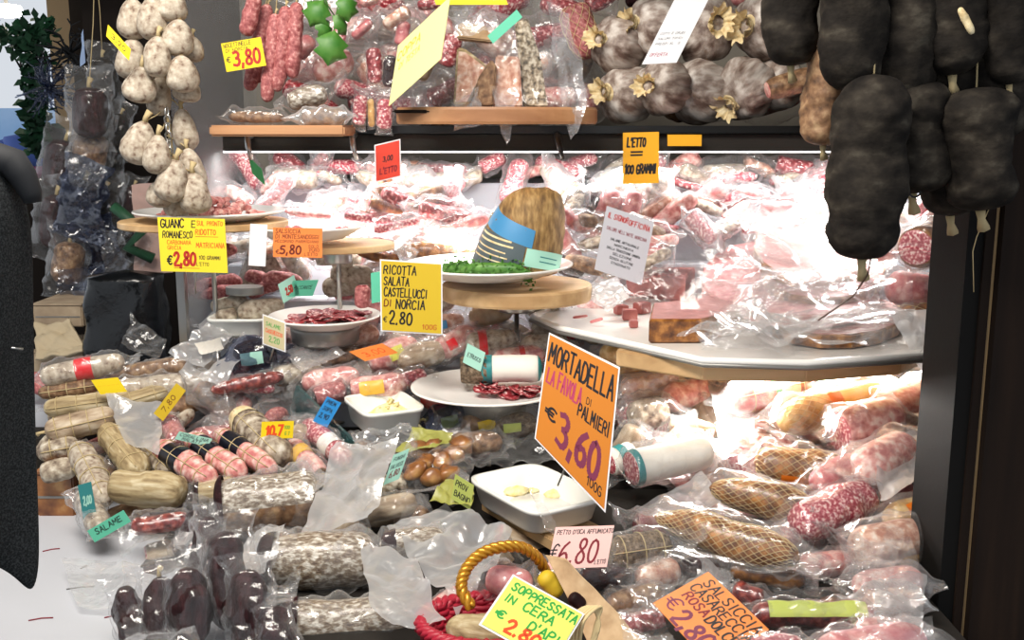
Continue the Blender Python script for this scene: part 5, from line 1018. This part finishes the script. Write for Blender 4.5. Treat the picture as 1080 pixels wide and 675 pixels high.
# ---- basket with rope handle
bc = W(505, 700, 1.20); bz = CZ
root = empty('basket', Vector((bc.x + .01, 1.27, bz)), 'red wicker basket with a twisted golden handle', 'basket')
rt = W(500, 655, 1.27).z - bz; a0 = 72 * 1.27 / FPX
mb = MB()
for k in range(12):
    t = k / 11; rr = a0 * (.75 + .28 * t); P = []
    for j in range(48): q = 6.283 * j / 48; w = .004 * math.sin(q * 12 + k * math.pi); P.append(((rr + w) * math.cos(q), (rr + w) * .8 * math.sin(q), .004 + t * rt))
    mb.tube(P, .0045, 6, True)
mb.build('wicker_body', 'wicker_red', root)
mb = MB()
for k in range(3):
    P = []
    for j in range(80): q = 6.283 * j / 80; P.append((a0 * 1.05 * math.cos(q) + .006 * math.cos(q * 16 + k * 2.09) * math.cos(q), a0 * .84 * math.sin(q) + .006 * math.cos(q * 16 + k * 2.09) * math.sin(q), rt + .006 * math.sin(q * 16 + k * 2.09)))
    mb.tube(P, .0055, 6, True)
mb.build('rim', 'wicker_red', root)
hp = [(497, 640), (487, 622), (489, 606), (498, 592), (512, 582), (530, 577), (548, 577), (562, 584), (572, 596), (578, 612)]
hw = [W(x, y, 1.26 + .012 * i) - root.location for i, (x, y) in enumerate(hp)]
def cr_spline(P, n):
    out = []
    for i in range(len(P) - 1):
        p0, p1, p2, p3 = P[max(i - 1, 0)], P[i], P[i + 1], P[min(i + 2, len(P) - 1)]
        for k in range(n):
            t = k / n; out.append(.5 * ((2 * p1) + (p2 - p0) * t + (2 * p0 - 5 * p1 + 4 * p2 - p3) * t * t + (3 * p1 - p0 - 3 * p2 + p3) * t ** 3))
    return out + [P[-1]]
pts = cr_spline(hw, 12)
hm = MB()
for k in range(3):
    Q = []
    for i, p in enumerate(pts):
        t = (pts[min(i + 1, len(pts) - 1)] - pts[max(i - 1, 0)]).normalized(); u = t.cross(Vector((0, 1, 0))).normalized(); w = t.cross(u); q = i * .42 + k * 2.094; Q.append(p + (u * math.cos(q) + w * math.sin(q)) * .0042)
    hm.tube(Q, .0043, 8)
hm.build('handle', 'gold_rope', root)
sal(470, 660, 540, 675, 22, 'straw', 'papery beige salami end in the red basket', Y=1.24, prof='half', lump=.14); sal(512, 610, 562, 618, 17, 'pink', 'pink salami in clear film behind the golden handle', Y=1.33, bag='clear', puff=1.3); sal(455, 650, 490, 625, 14, 'pale_pink', 'pink bagged piece beside the red basket rim', Y=1.36, bag='clear'); sal(572, 604, 590, 628, 11, 'ochre', 'yellow wax piece under the golden handle end', Y=1.33); sal(601, 628, 616, 640, 8, 'maroon', 'small purple dried fruit knob against the kraft sheet', name='purple_knob', cat='food', Y=1.28)
for k in range(3): sal(470 + 20 * k, 700, 500 + 25 * k, 690, 22, 'straw', ['beige salami deep in the red basket, by the lower edge', 'beige salami deep in the red basket, in its middle', 'beige salami deep in the red basket, under the lime card'][k], Y=1.25)
sheet([(575, 585), (596, 588), (690, 690), (628, 695)], 'stiff kraft paper sheet slanting behind the lime green card', 'kraft', Ys=[1.34, 1.32, 1.22, 1.22], amp=.015, name='kraft_sheet', cat='paper', thick=.0015)
mb = MB(); s0 = W(615, 675, 1.2)
for k in range(5): mb.tube([p - s0 for p in cr_spline([W(598 + 3 * k, 690, 1.2), W(600 + 4 * k, 655, 1.2 - .003 * k), W(622 + 3 * k, 640, 1.21), W(632 - k, 660, 1.2), W(620, 692, 1.19)], 6)], .0022, 6)
o = mb.build('string_hank', 'net'); o.location = s0; tag(o, 'hank of pale string beside the lime green card', 'string')

# ------------------------------------------------------------------ price signs
card((233, 46), (275, 39), (239, 76), 'yellow', [('NOCETTINELLE', .05, .82, .68, .13, 'ink'), ('DI NORCIA', .08, .66, .55, .11, 'ink'), ('3,80', .22, .14, .66, .48, 'ink_red', .2), ('€', .05, .3, .1, .2, 'ink')], 'yellow price sign 3,80 on the pink hanging sausages', Y=2.07)
card((166, 229), (237, 231), (170, 286), 'yellow2', [('GUANC', .04, .82, .34, .15, 'ink', .16), ('E', .5, .83, .06, .12, 'ink'), ('ROMANESCO', .06, .63, .44, .12, 'ink'), ('X CARBONARA', .05, .51, .42, .07, 'ink_orange'), ('GRICIA', .12, .41, .2, .07, 'ink_orange'), ('€', .1, .13, .07, .16, 'ink', .18), ('2,80', .2, .12, .32, .24, 'ink_red', .2), ('SUL PRONTO', .58, .87, .38, .08, 'ink_orange'), ('RIDOTTO', .55, .70, .3, .1, 'ink_orange'), ('_', .55, .67, .32, .06, 'ink_red'), ('MATRICIANA', .55, .46, .42, .09, 'ink_orange'), ('100 GRAMMI', .58, .24, .32, .07, 'ink'), ('L\'ETTO', .54, .12, .18, .06, 'ink'), ('_', .2, .08, .36, .06, 'ink_red')], 'yellow handwritten guanciale sign in front of the hanging white salami', Y=1.88, pick=.04)
card((288, 240), (340, 241), (288, 271), 'orange3', [('SALSICCIA', .05, .82, .5, .14, 'ink_brown'), ('DI MONTESANDOGGI', .05, .64, .88, .13, 'ink_brown'), ('PECORINO PARMIGIANO', .04, .5, .88, .09, 'ink_brown'), ('5,80', .14, .12, .42, .28, 'ink_brown', .2), ('€', .05, .12, .07, .14, 'ink_brown'), ('SOLO', .72, .33, .2, .1, 'ink_brown'), ('PURO', .74, .2, .2, .1, 'ink_brown'), ('L\'ETTO', .64, .06, .26, .1, 'ink_brown')], 'orange salsiccia price card below the nearly empty plate', Y=1.955)
card((264, 236), (282, 237), (262, 280), 'white_card', [], 'blank white plastic card holder beside the orange salsiccia card', Y=1.965, name='card_holder', cat='card')
card((402, 275), (465, 279), (403, 348), 'ochre', [('RICOTTA', .04, .82, .54, .12, 'ink', .15), ('SALATA', .04, .66, .42, .12, 'ink', .15), ('CASTELLUCCI', .04, .50, .72, .12, 'ink', .15), ('DI', .04, .35, .12, .1, 'ink_brown', .15), ('NORCIA', .24, .33, .48, .13, 'ink', .15), ('2.80', .12, .1, .38, .18, 'ink', .14), ('€', .02, .12, .06, .08, 'ink'), ('100G', .68, .05, .24, .07, 'ink_red')], 'ochre yellow handwritten ricotta salata sign', Y=1.86, border='white_card')
card((391, 288), (402, 286), (392, 320), 'mint', [], 'mint green card edge peeping out behind the ricotta sign', Y=1.93)
card((580, 353), (652, 389), (565, 462), 'orange', [('MORTADELLA', .03, .76, .93, .17, 'ink', .13), ('LA FAVOLA', .04, .57, .5, .14, 'ink_pink', .13), ('DI', .62, .62, .07, .05, 'ink'), ('PALMIERI', .52, .49, .44, .1, 'ink', .15), ('€', .08, .27, .15, .11, 'ink', .2), ('3,60', .28, .12, .58, .27, 'ink_purple', .17), ('100G', .74, .05, .2, .07, 'ink', .14)], 'big orange mortadella sign standing beside the large white tub', Ys=[1.60, 1.53, 1.57], BR=(637, 537), border='white_card', pick=.05)
card((586, 556), (648, 554), (577, 600), 'pink_card', [('PETTO D\'OCA AFFUMICATO', .05, .82, .95, .1, 'ink', .16), ('€', .0, .2, .12, .36, 'ink', .1), ('6,80', .14, .1, .64, .56, 'ink_maroon', .1), ('L\'ETTO', .78, .08, .18, .1, 'ink')], 'pale pink price card with dark red 6,80 before the dried breast', Ys=[1.40, 1.40, 1.37])
card((542, 608), (614, 648), (508, 658), 'label_lime' if False else 'lemon', [('SOPPRESSATA', .06, .78, .92, .15, 'ink_green', .2), ('IN', .06, .55, .13, .14, 'ink_green', .2), ('CERA', .32, .56, .42, .16, 'ink_green', .2), ('D\'API', .5, .3, .42, .16, 'ink_green', .2), ('€', .06, .24, .12, .14, 'ink_green', .22), ('2.80', .26, .08, .46, .22, 'ink_orange', .24)], 'lime yellow card lettered in green, leaning in the red basket', Ys=[1.20, 1.19, 1.15], border='white_card')
card((747, 603), (811, 664), (689, 636), 'orange2', [('SALSICCIA', .1, .78, .86, .16, 'ink', .14), ('CASARECCIA', .06, .58, .92, .16, 'ink', .14), ('ROSA', .1, .40, .36, .15, 'ink_maroon', .16), ('DOLCE', .5, .38, .42, .16, 'ink', .16), ('€', .04, .12, .16, .22, 'ink_purple', .12), ('2,80', .26, .02, .5, .28, 'ink_purple', .16)], 'orange casareccia sausage card lying tilted near the lower edge', Ys=[1.35, 1.24, 1.25])
card((657, 140), (695, 139), (657, 194), 'amber', [('L\'ETTO', .12, .72, .5, .17, 'ink', .2), ('=', .22, .5, .3, .18, 'ink', .2), ('100 GRAMMI', .05, .2, .86, .17, 'ink', .2)], 'amber sign below the shelf edge explaining the weight unit', Y=2.17)
card((704, 142), (740, 142), (704, 154), 'amber', [], 'small blank amber strip on the shelf edge beside the weight sign', Y=2.19)
card((396, 154), (421, 148), (397, 191), 'red_card', [('3,00', .3, .5, .4, .14, 'ink', .2), ('L\'ETTO', .16, .16, .7, .16, 'ink_maroon', .2)], 'red price card in a clear sleeve below the shelf edge', Y=2.17, border='white_card')
card((420, 48), (475, -4), (410, 112), 'cream_card', [('COPPA', .04, .70, .44, .14, 'ochre', .16), ('DI TESTA', .1, .52, .4, .1, 'ochre', .14)], 'large pale yellow sign tilted steeply on the upper shelf', Ys=[2.02, 1.96, 1.98])
card((711, 0), (748, -2), (677, 68), 'white_card', [('OFFERTA', .1, .12, .5, .05, 'ink_pink'), ('PREZZI AL KG', .1, .3, .7, .03, 'ink'), ('SALUMI TIPICI', .1, .38, .7, .03, 'ink'), ('COTTI E CRUDI', .1, .46, .7, .03, 'ink')], 'white printed sheet hanging before the grey wrinkled row', Y=2.05, name='paper_sheet', cat='sheet')
card((640, 217), (690, 234), (627, 284), 'card_shaded', [('IL SIGNOR', .06, .84, .42, .08, 'ink_red', .16), ('OFFICINA', .5, .83, .44, .08, 'ink_red', .16), ('SALUMI NELL\'ARTE NORCINA', .08, .66, .84, .05, 'ink_maroon', .14), ('SALAME ARTIGIANALE', .2, .52, .6, .035, 'ink', .2), ('NORCINERIA', .3, .45, .4, .035, 'ink', .2), ('DALLA TRADIZIONE UMBRA', .16, .38, .7, .035, 'ink', .2), ('SELEZIONE', .3, .31, .4, .035, 'ink', .2), ('SENZA GLUTINE', .25, .24, .5, .035, 'ink', .2), ('STAGIONATO', .3, .17, .4, .035, 'ink', .2)], 'white info card with red heading standing beside the thick round board', Y=2.04, name='info_card', cat='card')  # white card, its shade put into the grey material colour
card((458, 0), (534, 0), (460, 5), 'yellow', [], 'yellow card edge at the top over the bagged wedges', Y=2.0)
card((514, 38), (545, 10), (520, 46), 'mint', [], 'mint green paper slip above the pinkish wedge', Y=2.0)
card((114, 26), (138, 52), (112, 38), 'yellow', [('3,20', .2, .3, .6, .4, 'ink', .16)], 'folded yellow tag on the upper hanging white bunch', Y=1.9)
card((96, 401), (124, 398), (106, 416), 'yellow', [('-----', .1, .5, .8, .1, 'amber')], 'blank yellow tag among the salami below the black sack', dY=-.08)
card((162, 436), (186, 404), (172, 444), 'ochre', [('7,80', .2, .3, .5, .4, 'ink_brown')], 'yellow tag standing on edge beside the cut red salami', dY=-.07)
card((189, 455), (224, 463), (184, 463), 'mint_pale', [('CORALLINA', .08, .52, .84, .36, 'ink', .16), ('MALATT', .2, .08, .55, .34, 'ink', .16)], 'pale mint tag lettered in black on the black-banded salami', dY=-.09)
card((276, 445), (310, 444), (275, 463), 'yellow', [('10,7', .15, .2, .5, .55, 'ink_orange', .24), ('100', .72, .55, .16, .2, 'ink_green'), ('G 7', .74, .2, .14, .2, 'ink_green')], 'yellow tag with thick orange figures on the thick grey salami', dY=-.09)
card((345, 418), (360, 425), (330, 444), 'blue_card', [('PREM', .15, .78, .6, .14, 'ink', .14), ('SOPA', .15, .52, .6, .14, 'ink', .14), ('2,90', .15, .24, .6, .18, 'ink', .14)], 'blue tag lettered in black beside the grated cheese tub', dY=-.08)
card((278, 333), (300, 341), (278, 362), 'beige_card', [('SALAME', .12, .7, .7, .13, 'ink_green'), ('CASERECCIO', .1, .45, .8, .14, 'ink_orange'), ('2,20', .25, .15, .5, .2, 'ink_green')], 'small beige price card in front of the white back tub', Y=1.98, border='white_card', pick=.03)
card((293, 300), (310, 290), (299, 320), 'mint_pale', [('2,50', .3, .3, .4, .35, 'ink_red', .2)], 'pale mint tag with red price under the orange salsiccia card', Y=2.08)
card((309, 296), (336, 295), (303, 313), 'mint', [('PICCANTE', .15, .45, .7, .2, 'ink')], 'green tag leaning beside the pale mint one', Y=2.08)
card((368, 371), (403, 362), (385, 381), 'orange2', [('3,00', .2, .3, .6, .4, 'ink_orange')], 'orange tag lying below the ricotta sign', dY=-.08)
card((415, 480), (432, 473), (404, 512), 'mint_pale', [('FUNGHI', .15, .75, .7, .12, 'ink'), ('SALSICCE', .1, .5, .8, .12, 'ink'), ('6,80', .2, .2, .6, .2, 'ink_maroon', .16)], 'pale teal tag beside the chestnut-brown pack', dY=-.09)
card((480, 500), (500, 512), (476, 526), 'label_lime', [('PROV', .1, .6, .6, .22, 'ink', .16), ('BAGNO', .1, .2, .8, .22, 'ink', .16)], 'yellow-green tag standing at the corner of the large white tub', dY=-.12)
card((493, 362), (512, 372), (488, 382), 'mint_pale', [('ETRUSCO', .15, .4, .7, .2, 'ink')], 'pale mint triangle tag on the white-papered salami', Y=1.90)
card((82, 512), (96, 508), (88, 548), 'band_teal', [('2,00', .2, .4, .6, .25, 'mint_pale')], 'dark teal tag hanging at the pile end over the worktop', dY=-.08)
card((92, 560), (130, 538), (100, 572), 'mint', [('SALAME', .15, .4, .7, .4, 'ink', .16)], 'green tag lettered in black at the foot of the pile end', dY=-.09)
card((262, 165), (276, 178), (266, 183), 'band_green', [], 'green card in a clear bag behind the plate of pink dice', Y=2.3)

# ------------------------------------------------------------------ many smaller bagged pieces filling the case
LM = [('the red price card', 409, 170), ('the amber weight sign', 676, 167), ('the white info card', 655, 250), ('the brown-rind cheese', 545, 235), ('the orange salsiccia card', 314, 255), ('the nearly empty plate', 330, 240), ('the pink meat dice', 222, 218), ('the ricotta sign', 433, 312), ('the mortadella sign', 610, 440), ('the large white tub', 562, 520), ('the grated cheese tub', 405, 435), ('the front plate', 515, 405), ('the beige price card', 289, 348), ('the blue tag', 345, 432),
      ('the black sack', 138, 335), ('the mint tag', 205, 463), ('the yellow and orange tag', 292, 454), ('the tray corner', 580, 335), ('the topmost mortadella', 850, 270), ('the longest dark salami', 910, 250), ('the wide tray board', 820, 380), ('the golden netted ham', 875, 430), ('the lime labelled sausage', 850, 640), ('the orange casareccia card', 750, 640), ('the shelf light', 520, 158), ('the shelf edge hook', 588, 150), ('the pink price card', 612, 575), ('the red slices', 343, 330), ('the chestnut pack', 455, 490), ('the red basket', 490, 650), ('the coat', 40, 420), ('the marbled cut face', 668, 490)]
TONE = {'pale_pink': 'pale pink', 'pink': 'pink', 'red_meat': 'red', 'marbled': 'marbled red', 'white_mold': 'white mouldy', 'brawn': 'beige', 'speck': 'brown', 'rosy_link': 'rosy', 'grey_mold': 'grey', 'tan': 'tan', 'dry_brown': 'dark brown', 'golden': 'golden', 'maroon': 'maroon'}
def autolabel(x, y, mat, ang, small):
    ds = sorted(LM, key=lambda l: math.hypot(l[1] - x, (l[2] - y) * 1.3))
    for i in range(0, 4):
        for j in range(1, 7):
            if i == j: continue
            a, b = ds[i], ds[j]
            dx, dy = x - a[1], y - a[2]
            rel = ('beside' if abs(dx) > abs(dy) * 1.2 else ('behind' if dy < 0 else 'in front of'))
            lb = f"{'small ' if small else ''}{TONE[mat]} {'upright ' if abs(ang) > 50 else ''}packet {rel} {a[0]}, towards {b[0]}"
            if lb.lower() not in USED and len(lb.split()) < 16: return lb
    return lb
def filler(pts, mats, Yf, rr=(10, 15), ll=(38, 62), grp='small bagged pieces filling the case', lam=None, bagp=.9):
    g = random.Random(seed())
    for (x, y) in pts:
        if (478 < x < 655 and 470 < y < 575) or (345 < x < 468 and 408 < y < 465): continue
        m = g.choice(mats); ang = g.choice([g.uniform(-35, 35), g.uniform(-30, 60), g.uniform(-75, 75)]); l = g.uniform(*ll); r = g.uniform(*rr); dx, dy = l / 2 * math.cos(R(ang)), -l / 2 * math.sin(R(ang))
        Y = Yf(y)
        sal(x - dx, y - dy, x + dx, y + dy, r, m, autolabel(x, y, m, ang, l < 45), cat='packet', name='meat_packet', Y=(Y + g.uniform(-.03, .03), Y + g.uniform(-.03, .03)), group=grp, p=g.choice([4, 7, 10]), lump=.1, flat=g.choice([.6, .8, 1]), bag=('clear' if g.random() < .75 else 'frost') if g.random() < bagp else None, tails=(g.uniform(.6, 1.6), g.uniform(.6, 1.6)), lift=(g.uniform(-.2, 1), g.uniform(-.2, 1)), puff=g.uniform(1.15, 1.4), cut=g.choice([None, None, 'marbled', 'red_meat']), nu=24, nv=16)
g = random.Random(11)
def grid(x0, x1, y0, y1, sx, sy, j=.35):
    out = []; y = y0; k = 0
    while y <= y1:
        x = x0 + (sx / 2 if k % 2 else 0)
        while x <= x1: out.append((x + g.uniform(-j, j) * sx, y + g.uniform(-j, j) * sy)); x += sx
        y += sy; k += 1
    return out
back = [p for p in grid(262, 940, 176, 248, 36, 16) if not (488 < p[0] < 600 and p[1] > 205) and not (235 < p[0] < 395 and p[1] > 226)]
filler(back, ['pale_pink', 'pink', 'red_meat', 'marbled', 'pale_pink', 'brawn', 'white_mold', 'red_meat', 'marbled'], lambda y: float(np.interp(y, [165, 260], [2.62, 2.3])), (7, 12), (28, 54))
filler(grid(392, 492, 206, 266, 30, 15), ['pale_pink', 'red_meat', 'marbled', 'pink', 'speck'], lambda y: float(np.interp(y, [200, 270], [2.42, 2.24])), (7, 12), (30, 60))
filler(grid(588, 705, 206, 292, 32, 18), ['grey_mold', 'pale_pink', 'dry_brown', 'maroon', 'pink'], lambda y: float(np.interp(y, [200, 290], [2.42, 2.2])), (9, 14), (36, 60))
filler(grid(262, 400, 262, 282, 34, 14), ['white_mold', 'pale_pink', 'rosy_link', 'brawn'], lambda y: 2.36, (8, 12), (34, 54))
filler([p for p in grid(240, 560, 262, 300, 46, 22) if not (400 < p[0] < 600 and p[1] < 300) and p[0] < 410], ['pale_pink', 'rosy_link', 'white_mold', 'pink'], lambda y: float(np.interp(y, [255, 310], [2.5, 2.3])))
filler(grid(420, 640, 328, 350, 44, 20), ['white_mold', 'pale_pink', 'brawn', 'pink', 'tan'], lambda y: D(y) + .06)
filler(grid(600, 980, 398, 420, 50, 22), ['golden', 'brawn', 'pale_pink', 'white_mold', 'pink'], lambda y: D(y) + .08)
filler([p for p in grid(250, 470, 346, 398, 46, 22)], ['pale_pink', 'white_mold', 'grey_mold', 'brawn', 'pink', 'tan'], lambda y: D(y) + .06)
filler(grid(640, 960, 440, 470, 52, 26), ['pale_pink', 'brawn', 'marbled', 'white_mold', 'tan'], lambda y: D(y) + .06, (13, 18), (45, 70))
filler(grid(700, 960, 500, 600, 56, 34), ['pale_pink', 'pink', 'speck', 'marbled', 'brawn'], lambda y: D(y) + .07, (15, 20), (50, 80))
filler(grid(300, 540, 446, 520, 54, 30), ['tan', 'dry_brown', 'grey_mold', 'maroon', 'rosy_link'], lambda y: D(y) + .07, (13, 17), (45, 70))
filler(grid(60, 300, 400, 500, 56, 30), ['grey_mold', 'tan', 'dry_brown', 'white_mold', 'rosy_link'], lambda y: D(y) + .07, (13, 17), (50, 80), bagp=.6)
filler(grid(150, 620, 540, 640, 62, 34), ['maroon', 'dry_brown', 'grey_mold', 'tan'], lambda y: D(y) + .07, (16, 20), (55, 80), bagp=.6)
filler(grid(640, 960, 618, 680, 60, 32), ['pink', 'maroon', 'speck', 'marbled', 'dry_brown'], lambda y: D(y) + .07, (16, 20), (50, 80))
filler(grid(330, 840, 108, 120, 60, 14) + grid(340, 600, 10, 100, 52, 30), ['red_meat', 'pink', 'marbled', 'brawn', 'pale_pink', 'dry_brown'], lambda y: 2.48, (15, 20), (45, 65), 'bagged pieces at the back of the upper shelf')
